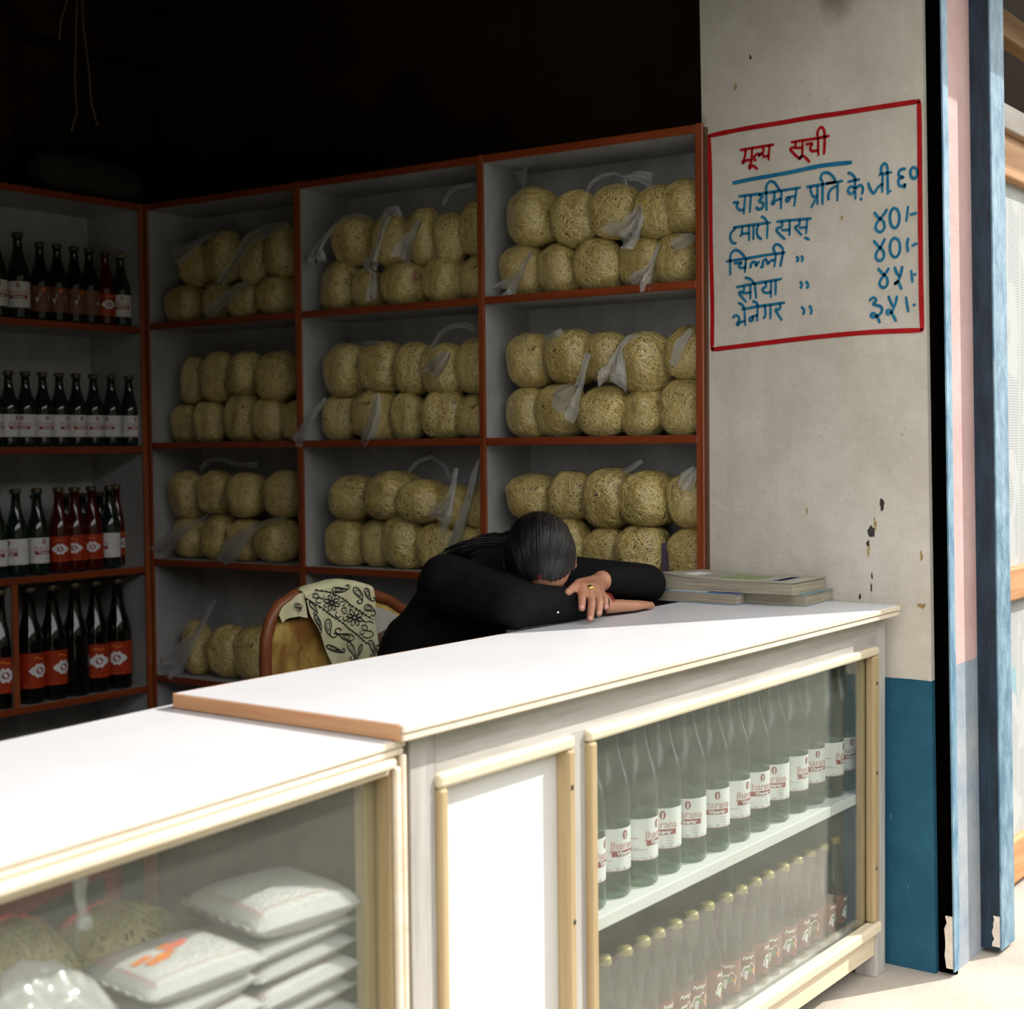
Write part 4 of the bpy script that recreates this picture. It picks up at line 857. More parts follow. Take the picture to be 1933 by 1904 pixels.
    (0.001, [(1.1908, 0.9394), (1.1899, 0.9399), (1.1874, 0.9414), (1.1839, 0.9437), (1.181, 0.9467), (1.1789, 0.9498), (1.1781, 0.9525), (1.1786, 0.9546), (1.1803, 0.9556), (1.1826, 0.9553), (1.185, 0.9538), (1.187, 0.9512), (1.1882, 0.948), (1.1891, 0.9446), (1.1901, 0.9419), (1.1906, 0.94), (1.1908, 0.9394)]),
    (0.0016, [(1.1976, 0.93), (1.2058, 0.9271), (1.2121, 0.9307), (1.208, 0.9362), (1.2041, 0.9348)]),
    (0.0016, [(1.209, 0.9011), (1.2076, 0.9013), (1.2033, 0.9017), (1.1972, 0.9028), (1.1896, 0.9034), (1.1824, 0.9048), (1.1772, 0.9075), (1.1747, 0.9114), (1.1751, 0.9154), (1.1783, 0.9186), (1.1834, 0.9201), (1.1897, 0.9193), (1.1962, 0.9166), (1.2018, 0.9122), (1.2057, 0.9065), (1.2082, 0.9025), (1.209, 0.9011)]),
    (0.001, [(1.1995, 0.906), (1.1988, 0.9061), (1.1967, 0.9063), (1.1936, 0.9068), (1.1898, 0.9071), (1.1862, 0.9078), (1.1836, 0.9092), (1.1823, 0.9111), (1.1826, 0.9131), (1.1841, 0.9147), (1.1867, 0.9155), (1.1899, 0.9151), (1.1931, 0.9137), (1.1959, 0.9115), (1.1978, 0.9087), (1.1991, 0.9067), (1.1995, 0.906)]),
    (0.0016, [(1.2091, 0.9012), (1.2107, 0.8944), (1.2048, 0.8884), (1.1992, 0.8913), (1.2018, 0.8949)]),
    (0.0016, [(1.0457, 0.8556), (1.0441, 0.8573), (1.0395, 0.862), (1.0332, 0.869), (1.029, 0.8771), (1.0274, 0.8851), (1.0284, 0.8917), (1.032, 0.896), (1.0374, 0.8973), (1.0429, 0.8954), (1.0473, 0.8907), (1.0494, 0.8839), (1.049, 0.876), (1.0473, 0.8682), (1.0467, 0.8616), (1.046, 0.8572), (1.0457, 0.8556)]),
    (0.001, [(1.0422, 0.8678), (1.0414, 0.8686), (1.0391, 0.871), (1.0359, 0.8745), (1.0339, 0.8785), (1.0331, 0.8825), (1.0336, 0.8858), (1.0354, 0.8879), (1.038, 0.8886), (1.0408, 0.8876), (1.043, 0.8853), (1.044, 0.8819), (1.0438, 0.878), (1.043, 0.8741), (1.0427, 0.8708), (1.0423, 0.8685), (1.0422, 0.8678)]),
    (0.0016, [(1.0456, 0.8556), (1.0542, 0.8501), (1.0642, 0.8524), (1.0622, 0.8596), (1.0564, 0.8591)]),
    (0.0016, [(1.0673, 0.8577), (1.0699, 0.8574), (1.0773, 0.8566), (1.0883, 0.855), (1.1015, 0.8539), (1.1145, 0.8518), (1.1252, 0.8483), (1.1318, 0.8437), (1.1333, 0.8391), (1.1297, 0.8357), (1.1216, 0.8344), (1.1104, 0.8357), (1.0977, 0.8393), (1.0856, 0.8447), (1.076, 0.8514), (1.0696, 0.856), (1.0673, 0.8577)]),
    (0.001, [(1.0861, 0.8516), (1.0874, 0.8514), (1.0911, 0.851), (1.0966, 0.8502), (1.1032, 0.8497), (1.1098, 0.8486), (1.1151, 0.8469), (1.1183, 0.8446), (1.1191, 0.8423), (1.1173, 0.8406), (1.1133, 0.8399), (1.1077, 0.8406), (1.1014, 0.8424), (1.0953, 0.8451), (1.0904, 0.8484), (1.0872, 0.8508), (1.0861, 0.8516)]),
    (0.0016, [(1.0673, 0.8576), (1.0609, 0.8652), (1.0674, 0.8717), (1.0784, 0.8681), (1.076, 0.8642)]),
    (0.0016, [(1.0851, 0.8092), (1.0827, 0.8095), (1.0761, 0.8106), (1.0663, 0.8123), (1.056, 0.8156), (1.0465, 0.8199), (1.0393, 0.8243), (1.0355, 0.8284), (1.0355, 0.8314), (1.0391, 0.8325), (1.0456, 0.8314), (1.0538, 0.8281), (1.0626, 0.8231), (1.071, 0.8176), (1.0785, 0.8133), (1.0834, 0.8102), (1.0851, 0.8092)]),
    (0.001, [(1.0702, 0.8153), (1.0691, 0.8154), (1.0658, 0.816), (1.0609, 0.8168), (1.0557, 0.8185), (1.051, 0.8206), (1.0474, 0.8228), (1.0455, 0.8249), (1.0455, 0.8263), (1.0473, 0.8269), (1.0505, 0.8264), (1.0546, 0.8247), (1.059, 0.8222), (1.0632, 0.8195), (1.067, 0.8173), (1.0694, 0.8158), (1.0702, 0.8153)]),
    (0.0016, [(1.085, 0.8091), (1.0936, 0.8093), (1.0936, 0.8148), (1.0849, 0.8184), (1.0839, 0.8157)]),
    (0.0016, [(1.132, 0.7906), (1.1306, 0.7921), (1.1268, 0.7962), (1.1215, 0.8026), (1.1144, 0.8099), (1.1084, 0.8174), (1.1055, 0.8243), (1.106, 0.8294), (1.1097, 0.8321), (1.1155, 0.8317), (1.1218, 0.8281), (1.1275, 0.8219), (1.1317, 0.8139), (1.1338, 0.8054), (1.1331, 0.7977), (1.1323, 0.7924), (1.132, 0.7906)]),
    (0.001, [(1.1264, 0.8029), (1.1258, 0.8036), (1.1239, 0.8057), (1.1212, 0.8089), (1.1177, 0.8125), (1.1147, 0.8163), (1.1132, 0.8197), (1.1135, 0.8223), (1.1153, 0.8236), (1.1182, 0.8234), (1.1214, 0.8216), (1.1242, 0.8185), (1.1263, 0.8145), (1.1274, 0.8103), (1.127, 0.8064), (1.1266, 0.8038), (1.1264, 0.8029)]),
    (0.0016, [(1.1321, 0.7906), (1.1282, 0.7841), (1.1174, 0.7849), (1.1142, 0.7921), (1.1198, 0.7925)]),
    (0.0016, [(1.1458, 0.7899), (1.1462, 0.7911), (1.1472, 0.7946), (1.1491, 0.7998), (1.1507, 0.8061), (1.1532, 0.812), (1.1569, 0.8165), (1.1615, 0.8188), (1.1659, 0.8187), (1.169, 0.8162), (1.17, 0.812), (1.1683, 0.8067), (1.1644, 0.8012), (1.1588, 0.7963), (1.1521, 0.7929), (1.1474, 0.7907), (1.1458, 0.7899)]),
    (0.001, [(1.1523, 0.798), (1.1525, 0.7986), (1.153, 0.8003), (1.154, 0.8029), (1.1548, 0.806), (1.156, 0.809), (1.1579, 0.8113), (1.1602, 0.8124), (1.1624, 0.8123), (1.1639, 0.8111), (1.1644, 0.809), (1.1636, 0.8064), (1.1617, 0.8036), (1.1589, 0.8012), (1.1555, 0.7995), (1.1532, 0.7983), (1.1523, 0.798)]),
    (0.0016, [(1.1459, 0.7899), (1.1383, 0.7883), (1.1325, 0.7929), (1.1363, 0.7976), (1.14, 0.7956)]),
    (0.0016, [(1.0045, 0.9176), (1.0034, 0.9185), (1.0002, 0.9211), (0.9956, 0.9251), (0.9897, 0.9296), (0.9844, 0.9343), (0.9809, 0.9388), (0.9798, 0.9423), (0.9811, 0.9443), (0.9843, 0.9444), (0.9887, 0.9424), (0.9935, 0.9385), (0.998, 0.9334), (1.0014, 0.9278), (1.0032, 0.9225), (1.0042, 0.9189), (1.0045, 0.9176)]),
    (0.0016, [(1.0046, 0.9176), (1.0043, 0.913), (0.9982, 0.9128), (0.9945, 0.9175), (0.9974, 0.9181)]),
    (0.0016, [(1.0158, 0.8702), (1.0149, 0.8717), (1.0121, 0.876), (1.0083, 0.8824), (1.0034, 0.8899), (0.9991, 0.8974), (0.9966, 0.904), (0.9964, 0.9087), (0.9983, 0.9107), (1.0017, 0.9097), (1.0059, 0.9057), (1.0099, 0.8993), (1.0132, 0.8915), (1.0153, 0.8836), (1.0157, 0.8766), (1.0158, 0.8718), (1.0158, 0.8702)]),
    (0.001, [(1.0112, 0.8821), (1.0108, 0.8828), (1.0094, 0.8849), (1.0075, 0.8881), (1.005, 0.8919), (1.0029, 0.8957), (1.0016, 0.899), (1.0015, 0.9013), (1.0025, 0.9023), (1.0042, 0.9018), (1.0063, 0.8998), (1.0083, 0.8966), (1.01, 0.8927), (1.011, 0.8887), (1.0112, 0.8852), (1.0112, 0.8829), (1.0112, 0.8821)]),
    (0.0016, [(1.0159, 0.8702), (1.0143, 0.8647), (1.0078, 0.8667), (1.0051, 0.8736), (1.0084, 0.8733)]),
    (0.0016, [(1.208, 0.7836), (1.2072, 0.7852), (1.2048, 0.7899), (1.2015, 0.7968), (1.197, 0.8049), (1.1934, 0.813), (1.1918, 0.8201), (1.1925, 0.8249), (1.1953, 0.8268), (1.1993, 0.8254), (1.2035, 0.8209), (1.2071, 0.8141), (1.2095, 0.8058), (1.2103, 0.7974), (1.2093, 0.7902), (1.2084, 0.7853), (1.208, 0.7836)]),
    (0.001, [(1.205, 0.7962), (1.2046, 0.797), (1.2034, 0.7993), (1.2018, 0.8028), (1.1995, 0.8068), (1.1977, 0.8109), (1.1969, 0.8144), (1.1972, 0.8168), (1.1986, 0.8178), (1.2006, 0.8171), (1.2027, 0.8149), (1.2045, 0.8114), (1.2057, 0.8073), (1.2062, 0.8031), (1.2056, 0.7995), (1.2052, 0.7971), (1.205, 0.7962)]),
    (0.0016, [(1.2081, 0.7836), (1.2049, 0.7781), (1.1975, 0.7807), (1.1957, 0.7881), (1.1996, 0.7875)]),
    (0.0016, [(1.229, 0.7772), (1.2278, 0.7785), (1.2244, 0.7823), (1.2196, 0.788), (1.216, 0.7946), (1.2139, 0.8012), (1.2135, 0.8068), (1.2151, 0.8106), (1.218, 0.8119), (1.2216, 0.8106), (1.2248, 0.8069), (1.2271, 0.8012), (1.228, 0.7946), (1.2281, 0.7879), (1.2287, 0.7823), (1.2289, 0.7785), (1.229, 0.7772)]),
    (0.001, [(1.2252, 0.7873), (1.2246, 0.788), (1.2229, 0.7898), (1.2205, 0.7927), (1.2187, 0.796), (1.2176, 0.7993), (1.2174, 0.8021), (1.2182, 0.804), (1.2197, 0.8046), (1.2215, 0.804), (1.2231, 0.8021), (1.2242, 0.7993), (1.2246, 0.796), (1.2247, 0.7927), (1.225, 0.7898), (1.2251, 0.788), (1.2252, 0.7873)]),
    (0.0016, [(1.2289, 0.7772), (1.2348, 0.773), (1.2404, 0.7754), (1.2381, 0.7813), (1.2348, 0.7807)]),
    (0.0016, [(0.9452, 0.9341), (0.9443, 0.9342), (0.9418, 0.9345), (0.9381, 0.9351), (0.9336, 0.9355), (0.9294, 0.9363), (0.9262, 0.9381), (0.9247, 0.9405), (0.925, 0.943), (0.9269, 0.945), (0.93, 0.946), (0.9337, 0.9455), (0.9376, 0.9438), (0.9409, 0.9411), (0.9432, 0.9375), (0.9447, 0.935), (0.9452, 0.9341)]),
    (0.0016, [(0.9452, 0.9342), (0.9461, 0.93), (0.9426, 0.9261), (0.9393, 0.9279), (0.9409, 0.9302)]),
    (0.0014, [(0.931, 0.9402), (0.943, 0.9439), (0.9513, 0.9353), (0.9392, 0.9317), (0.931, 0.9402)]),
    (0.0019, [(0.94, 0.9379), (0.9422, 0.9377)]),
]
SCARF_EDGES = {'left': [(0.9641, 0.9612), (0.984, 0.9148), (1.0099, 0.8742), (1.0283, 0.834), (1.0545, 0.7786)], 'right': [(1.2093, 0.9552), (1.2142, 0.9293), (1.209, 0.8786), (1.2226, 0.8231), (1.23, 0.7736)], 'top': [(0.9641, 0.9612), (1.0005, 0.9716), (1.047, 0.9777), (1.0785, 0.9773), (1.1264, 0.9692), (1.2093, 0.9552)]}
WING_PRINT = [[(1.2228, 0.833), (1.2398, 0.8354), (1.2699, 0.8422), (1.307, 0.8536)], [(1.2227, 0.8322), (1.2397, 0.8323), (1.2685, 0.8375), (1.3007, 0.847)], [(1.2227, 0.8313), (1.2396, 0.8292), (1.2671, 0.8327), (1.2945, 0.8405)], [(1.2227, 0.8305), (1.2396, 0.826), (1.2657, 0.828), (1.2883, 0.8339)], [(1.2227, 0.8296), (1.2395, 0.8229), (1.2643, 0.8233), (1.2821, 0.8273)], [(1.2227, 0.8288), (1.2394, 0.8197), (1.2629, 0.8185), (1.2759, 0.8208)], [(1.2227, 0.8279), (1.2394, 0.8166), (1.2616, 0.8138), (1.2697, 0.8143)], [(1.2226, 0.827), (1.2393, 0.8134), (1.2602, 0.8091), (1.2636, 0.8078)], [(1.2226, 0.8262), (1.2393, 0.8103), (1.2588, 0.8043), (1.2574, 0.8013)], [(1.2127, 0.8555), (1.2213, 0.8645), (1.2321, 0.8777)], [(1.2126, 0.8538), (1.2212, 0.8611), (1.2312, 0.8732)], [(1.2126, 0.8521), (1.2211, 0.8577), (1.2303, 0.8688)], [(1.2126, 0.8504), (1.2211, 0.8543), (1.2293, 0.8643)], [(1.2125, 0.8487), (1.221, 0.8509), (1.2284, 0.8598)]]


def part(name, mb, mat, parent, bevel=0.0, label=None, kind=None):
    """a part given in world coordinates under an unrotated thing"""
    o = mb.build(name, mat, parent, bevel)
    if parent is not None and parent.type == 'EMPTY':
        o.location = -parent.location
    if label:
        o['label'] = label
    if kind:
        o['kind'] = kind
    return o


# ================================================================== the place
def lean(y, z):
    """the street wall leans back a little"""
    return y + 0.016 * (z - 0.6)


struct(MB().box(-30, -0.55, -0.3, 30, 0.62, 0).build('ground', STREET))
struct(MB().box(-30, -30, -0.3, 30, -0.55, -0.02).build('road', ROAD))
struct(MB().box(-3.2, 0.62, -0.3, 2.5, 3.4, 0.0).build('floor', FLOOR_SHOP))
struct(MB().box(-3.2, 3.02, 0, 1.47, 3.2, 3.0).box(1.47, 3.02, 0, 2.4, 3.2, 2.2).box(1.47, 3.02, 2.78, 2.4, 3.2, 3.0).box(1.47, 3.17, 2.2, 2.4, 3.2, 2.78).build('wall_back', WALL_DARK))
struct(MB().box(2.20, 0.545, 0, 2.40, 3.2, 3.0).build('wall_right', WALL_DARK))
struct(MB().box(-2.0, 1.35, 0, -1.75, 3.2, 3.0).box(-2.0, -0.1, 0, -1.75, 1.35, 3.0).build('wall_left', WALL_DARK))  # unseen side wall, set close in to cut light on the shelves
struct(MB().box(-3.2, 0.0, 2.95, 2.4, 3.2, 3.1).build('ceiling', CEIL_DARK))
struct(MB().box(-3.2, -0.45, 2.77, 6.0, 0.05, 3.1).build('trim_1', STALL_DARK))          # eaves above the shop front
# pillar that carries the price list
pil = MB()
PZ = [0, 0.4, 0.8, 1.2, 1.6, 2.0, 2.4, 2.8]
n_y = 18
for i in range(len(PZ) - 1):
    z0, z1 = PZ[i], PZ[i + 1]
    pil.hexa([(1.911, lean(-0.066, z0), z0), (2.26, lean(-0.066, z0), z0), (2.26, lean(0.548, z0), z0), (1.911, lean(0.548, z0), z0)],
             [(1.911, lean(-0.066, z1), z1), (2.26, lean(-0.066, z1), z1), (2.26, lean(0.548, z1), z1), (1.911, lean(0.548, z1), z1)])
bm_pillar = struct(pil.build('wall_pillar', PILLAR))
# flaked spots on the pillar face
chips = [(0.055, 1.165, 0.010, 0.022, 0), (0.075, 1.115, 0.006, 0.026, 1), (0.085, 1.10, 0.016, 0.026, 0), (0.095, 1.065, 0.006, 0.012, 0), (0.092, 1.05, 0.005, 0.022, 1),
         (0.085, 0.985, 0.004, 0.012, 0), (0.087, 0.955, 0.004, 0.018, 0), (0.118, 0.93, 0.005, 0.010, 0), (0.26, 1.145, 0.004, 0.018, 1), (0.445, 2.265, 0.006, 0.012, 1),
         (0.40, 2.335, 0.005, 0.010, 0), (0.15, 1.89, 0.004, 0.010, 1), (-0.045, 0.915, 0.018, 0.010, 1), (0.12, 0.885, 0.004, 0.012, 0), (-0.045, 1.04, 0.006, 0.018, 1)]
for y, z, hw, hh, k in chips:
    c = MB()
    ring = []
    for i in range(11):
        a = 2 * math.pi * i / 11
        s = 0.35 + 0.55 * R.random()
        ring.append((math.cos(a) * hw * s, math.sin(a) * hh * s))
    c.add([(1.9098, lean(y, z) + a, z + b) for a, b in ring] + [(1.912, lean(y, z) + a, z + b) for a, b in ring],
          [tuple(range(11))] + [(i, (i + 1) % 11, 11 + (i + 1) % 11, 11 + i) for i in range(11)])
    part('flaked_spot', c, (CHIP_DARK, CHIP_TAN)[k], bm_pillar)

# pink street face of the pillar
cm = MB()
for i in range(len(PZ) - 1):
    z0, z1 = PZ[i], PZ[i + 1]
    cm.hexa([(1.951, lean(-0.103, z0), z0), (2.26, lean(-0.103, z0), z0), (2.26, lean(-0.064, z0), z0), (1.951, lean(-0.064, z0), z0)],
            [(1.951, lean(-0.103, z1), z1), (2.26, lean(-0.103, z1), z1), (2.26, lean(-0.064, z1), z1), (1.951, lean(-0.064, z1), z1)])
struct(cm.build('wall_street', COLUMN))


def channel(name, x0, x1, y0, y1, mouth, mat, label, chip):
    """folded steel shutter guide: front flange, back, inner flange; mouth towards -X"""
    root = empty(name, (x0, y0, 0))
    t = 0.004
    m = MB()
    for i in range(len(PZ) - 1):
        z0, z1 = PZ[i] if i else 0.012, PZ[i + 1]

        def seg(a, b, c, d):
            m.hexa([(a, lean(b, z0), z0), (c, lean(b, z0), z0), (c, lean(d, z0), z0), (a, lean(d, z0), z0)],
                   [(a, lean(b, z1), z1), (c, lean(b, z1), z1), (c, lean(d, z1), z1), (a, lean(d, z1), z1)])
        seg(x0, y0, x1, y0 + t)
        seg(x1 - t, y0 + t, x1, y1)
    part('guide_rail', m, mat, root)
    if mouth:
        g = MB()
        for i in range(len(PZ) - 1):
            z0, z1 = PZ[i], PZ[i + 1]
            g.hexa([(x0 + 0.020, lean(y0 + t, z0), z0), (x1 - t, lean(y0 + t, z0), z0), (x1 - t, lean(y1, z0), z0), (x0 + 0.020, lean(y1, z0), z0)],
                   [(x0 + 0.020, lean(y0 + t, z1), z1), (x1 - t, lean(y0 + t, z1), z1), (x1 - t, lean(y1, z1), z1), (x0 + 0.020, lean(y1, z1), z1)])
        part('rail_infill', g, SLOT_SHADE, root)  # black fill standing for the deep shade inside the slot
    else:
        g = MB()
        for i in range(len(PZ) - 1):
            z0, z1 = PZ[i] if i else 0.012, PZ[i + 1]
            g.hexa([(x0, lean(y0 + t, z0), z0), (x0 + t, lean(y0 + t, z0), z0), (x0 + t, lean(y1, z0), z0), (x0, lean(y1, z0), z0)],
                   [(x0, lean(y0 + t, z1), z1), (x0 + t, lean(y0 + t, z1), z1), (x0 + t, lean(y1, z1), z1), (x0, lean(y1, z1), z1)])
        part('rail_side', g, STEEL_NAVY_SHADE, root)
    c = MB()
    for (ax, az, bx, bz) in chip:
        n = 9
        pts = [(ax + (bx - ax) * i / (n - 1), az + (bz - az) * i / (n - 1)) for i in range(n)]
        lft = [(x0 - 0.002, lean(y0 + 0.004, p[1]), p[1]) for p in pts]
        rgt = [(x0 - 0.002, lean(y0 + 0.014 + 0.012 * R.random(), p[1]), p[1]) for p in pts]
        back = [(p[0] + 0.004, p[1], p[2]) for p in lft + rgt]
        c.add(lft + rgt + back, [(i, i + 1, n + i + 1, n + i) for i in range(n - 1)] + [(2 * n + i, 3 * n + i, 3 * n + i + 1, 2 * n + i + 1) for i in range(n - 1)])
    if chip:
        part('crumbled_mortar', c, CHIP_PALE, root)
    tag(root, label, 'shutter rail')
    return root


channel('shutter_guide', 1.913, 1.950, -0.114, -0.066, True, STEEL_BLUE, 'blue steel shutter guide with black slot beside the painted price list', [(0, 0.02, 0, 0.15)])
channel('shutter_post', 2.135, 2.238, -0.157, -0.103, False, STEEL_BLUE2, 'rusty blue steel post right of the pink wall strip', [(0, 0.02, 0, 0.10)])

# next stall with newspaper-covered boards
root = empty('stall_front', (3.2, 0.02, 0))
for nm, z0, z1, y0, mt in (('pale_rail', 2.205, 2.275, -0.02, NEWS_WOOD_PALE), ('rail', 2.065, 2.165, -0.03, NEWS_WOOD), ('rail', 0.86, 0.955, -0.03, NEWS_WOOD), ('kick_rail', 0.02, 0.15, -0.02, NEWS_WOOD)):
    part(nm, MB().box(2.30, y0, z0, 4.6, 0.03, z1), mt, root, 0.006)
part('newspaper_board', MB().box(2.30, 0.0, 0.955, 4.6, 0.03, 2.065), NEWS, root)
part('newspaper_board', MB().box(2.30, 0.0, 0.15, 4.6, 0.03, 0.86), NEWS, root)
part('rail_infill', MB().box(2.30, 0.005, 2.165, 4.6, 0.03, 2.205), NEWS_WOOD, root)
tag(root, 'wooden stall front pasted with newspaper beyond the blue post', 'stall')
struct(MB().box(2.42, 0.6, 0.0, 9.0, 0.7, 4.6).build('wall_stall', STALL_DARK))
tag(MB().box(2.42, 0.10, 2.56, 4.6, 0.16, 2.64).build('roof_beam', NEWS_WOOD, None, 0.004), 'brown roof beam above the newspaper stall front', 'beam')
# added wall opposite holds back low sky light; trees seen in the glass only
struct(MB().box(-16, -9.4, 0, 16, -9.0, 5.2).build('wall_sky_block', SKY_BLOCK))
for k, (tx, ty, th) in enumerate(((3.5, -8.2, 4.6), (7.0, -8.4, 5.4), (10.5, -8.1, 4.8), (-4.5, -8.3, 5.0))):
    t = empty('street_tree', (tx, ty, 0))
    MB().tube([(0, 0, 0), (0.05, 0.02, 1.2), (-0.04, 0.05, 2.2), (0.1, 0, th * 0.7)], [0.16, 0.13, 0.11, 0.05], 8).build('trunk', BARK, t)
    cr = MB()
    for i in range(900):
        d = Vector((R.gauss(0, 1), R.gauss(0, 1), R.gauss(0, 1))).normalized() * (R.random() ** 0.4)
        p = Vector((d.x * 1.5, d.y * 1.2, th * 0.66 + d.z * th * 0.34))
        a = Vector((R.gauss(0, 1), R.gauss(0, 1), R.gauss(0, 1))).normalized()
        b = a.orthogonal().normalized()
        s = 0.11 + 0.08 * R.random()
        cr.add([p - a * s, p + b * s * 0.5, p + a * s, p - b * s * 0.5], [(0, 1, 2, 3)])
    tag(cr.build('crown', LEAF, t), kind='stuff')
    tag(t, ('green street tree opposite, nearest the shop', 'tall green street tree opposite the stall', 'green street tree opposite, farthest along the street', 'green street tree opposite, left of the shop')[k], 'tree', 'trees across the street')

# ------------------------------------------------------------------ painted price list
ps = empty('price_list', (1.9102, 0.25, 1.87))
for key, (w, strokes) in SIGN.items():
    nm = key.split('.')[0]
    groups = {}
    for s in strokes:
        my = sum(p[0] for p in s) / len(s)
        if nm == 'price_line':
            g = 'price' if my < 0.14 and (key != 'price_line' or my < 0.035) else 'ditto_mark' if my < 0.335 and key[-1] in '234' else 'item_name'
        elif nm == 'heading':
            g = nm
        else:
            g = nm
        groups.setdefault(g, []).append(s)
    for g, ss in groups.items():
        m = MB()
        for s in ss:
            m.ribbon(s, w, lambda a, b: (1.9100 - 0.0008, a, b))
        part(g, m, SIGN_RED if nm in ('border', 'heading') else SIGN_BLUE, ps)
tag(ps, 'hand-painted price list in red and blue Devanagari on the cream pillar', 'sign')

# ================================================================== noodle shelf on the right
SA = math.radians(-2.8824)
S0 = Vector((1.8921, 0.5598, 0))
SD = Vector((math.sin(SA), math.cos(SA), 0))
SN = Vector((math.cos(SA), -math.sin(SA), 0))


def SP(t, d, z):
    p = S0 + SD * t + SN * d
    return (p.x, p.y, z)


def sbox(m, t0, d0, z0, t1, d1, z1, mi=0):
    m.hexa([SP(t0, d0, z0), SP(t0, d1, z0), SP(t1, d1, z0), SP(t1, d0, z0)][::-1], [SP(t0, d0, z1), SP(t0, d1, z1), SP(t1, d1, z1), SP(t1, d0, z1)][::-1], mi)
    return m


BOARDS = (2.158, 1.742, 1.325, 0.916, 0.505, 0.08)
ns = empty('noodle_shelf', SP(1.085, 0.12, 0))
for z in BOARDS:
    part('board', sbox(MB(), 0.0, 0.006, z, 2.172, 0.245, z + 0.020), SHELF_PAINT, ns)
    part('board_edge', sbox(MB(), 0.022, 0.0, z - 0.001, 2.150, 0.008, z + 0.022), VARNISH_H, ns, 0.003)
for k, (t0, t1) in enumerate(((0.0, 0.024), (0.719, 0.741), (1.441, 1.466), (2.150, 2.174))):
    part('upright', sbox(MB(), t0 + 0.002, 0.006, 0.0, t1 - 0.002, 0.245, 2.16), SHELF_PAINT if k else DARK_WOOD, ns)
    part('upright_edge', sbox(MB(), t0, -0.002, 0.0, t1, 0.008, 2.182), VARNISH_V, ns, 0.003)
part('end_panel', sbox(MB(), -0.006, 0.004, 0.0, 0.002, 0.24, 2.17), DARK_WOOD, ns)
inn = part('inner_face', sbox(MB(), 0.022, 0.008, 0.1, 0.0245, 0.245, 2.158), SHELF_PAINT, ns)
part('back_panel', sbox(MB(), 0.0, 0.245, 0.0, 2.174, 0.255, 2.178), SHELF_PAINT, ns)
tag(ns, 'tall open shelf with orange wood edges stacked with noodle bags', 'shelf')

# ------------------------------------------------------------------ noodle bags
def lump(th, ph, seed, p=3.0):
    """unit bag shape: soft box, flat below, drawn in at the top"""
    x, y, z = math.sin(th) * math.cos(ph), math.sin(th) * math.sin(ph), math.cos(th)
    n = (abs(x) ** p + abs(y) ** p + abs(z) ** p) ** (1 / p)
    x, y, z = x / n, y / n, z / n
    k = 1 + 0.10 * mnoise.noise(Vector((x * 1.3 + seed * 7, y * 1.3, z * 1.3)))
    s = 1 - 0.16 * max(z, 0) ** 2 + 0.04 * (1 - z * z)
    x, y = x + 0.10 * z * math.sin(seed * 2.4), y + 0.06 * z * math.cos(seed * 1.7)
    k += 0.05 * math.sin(seed * 1.3) * z
    return Vector((x * k * s, y * k * s, z * (1 + 0.05 * mnoise.noise(Vector((x + seed, y * 2, 3))))))


BAG_VAR = []
for s in range(7):
    rr = random.Random(100 + s)
    core = MB()
    SEG, RNG = 22, 14
    vs_ = [lump(math.pi * i / RNG, 2 * math.pi * k / SEG, s) * 0.972 for i in range(RNG + 1) for k in range(SEG)]
    fs = [(i * SEG + k, (i + 1) * SEG + k, (i + 1) * SEG + (k + 1) % SEG, i * SEG + (k + 1) % SEG) for i in range(RNG) for k in range(SEG)]
    sc = Vector((0.5, 0.5, 0.5))
    core.add([(v.x * 0.5, v.y * 0.5, v.z * 0.5 + 0.5) for v in vs_], fs, 0, True)
    # strands wandering over the surface in swirls
    for i in range(700):
        d = Vector((rr.gauss(0, 1), rr.gauss(0, 1), rr.gauss(0, 1))).normalized()
        h = d.orthogonal().normalized()
        h.rotate(Matrix.Rotation(rr.uniform(0, 6.283), 3, d))
        # neighbours share a swirl direction
        sw = mnoise.noise(d * 1.7 + Vector((s * 3.1, 0, 0))) * 5
        h.rotate(Matrix.Rotation(sw, 3, d))
        curl = rr.uniform(-0.9, 0.9)
        lift = rr.uniform(0.965, 1.035)
        pts = []
        for j in range(rr.randint(9, 15)):
            th = math.acos(max(-1, min(1, d.z)))
            ph = math.atan2(d.y, d.x)
            v = lump(th, ph, s) * lift
            pts.append((v.x * 0.5, v.y * 0.5, v.z * 0.5 + 0.5))
            d = (d + h * 0.125).normalized()
            h = (h - d * h.dot(d)).normalized()
            h.rotate(Matrix.Rotation(curl * 0.35 + rr.uniform(-0.35, 0.35), 3, d))
        core.tube(pts, 0.0140, 3, 1, True, False)
    cm_ = core.mesh('noodles', [NOODLE_IN, NOODLE])
    fm = MB()
    SEG, RNG = 54, 36
    vs_ = []
    for i in range(RNG + 1):
        for k in range(SEG):
            v = lump(math.pi * i / RNG, 2 * math.pi * k / SEG, s)
            w = 1.06 + 0.030 * mnoise.noise(v * 5 + Vector((s, 9, 0))) + 0.040 * abs(mnoise.noise(Vector((v.x * 13, v.y * 13, v.z * 7 + s))))
            vs_.append((v.x * 0.5 * w, v.y * 0.5 * w, max(v.z * 0.5 * w + 0.5, 0.0)))
    fs = [(i * SEG + k, (i + 1) * SEG + k, (i + 1) * SEG + (k + 1) % SEG, i * SEG + (k + 1) % SEG) for i in range(RNG) for k in range(SEG)]
    fm.add(vs_, fs, 0, True)
    BAG_VAR.append((cm_, fm.mesh('plastic_film', FILM)))


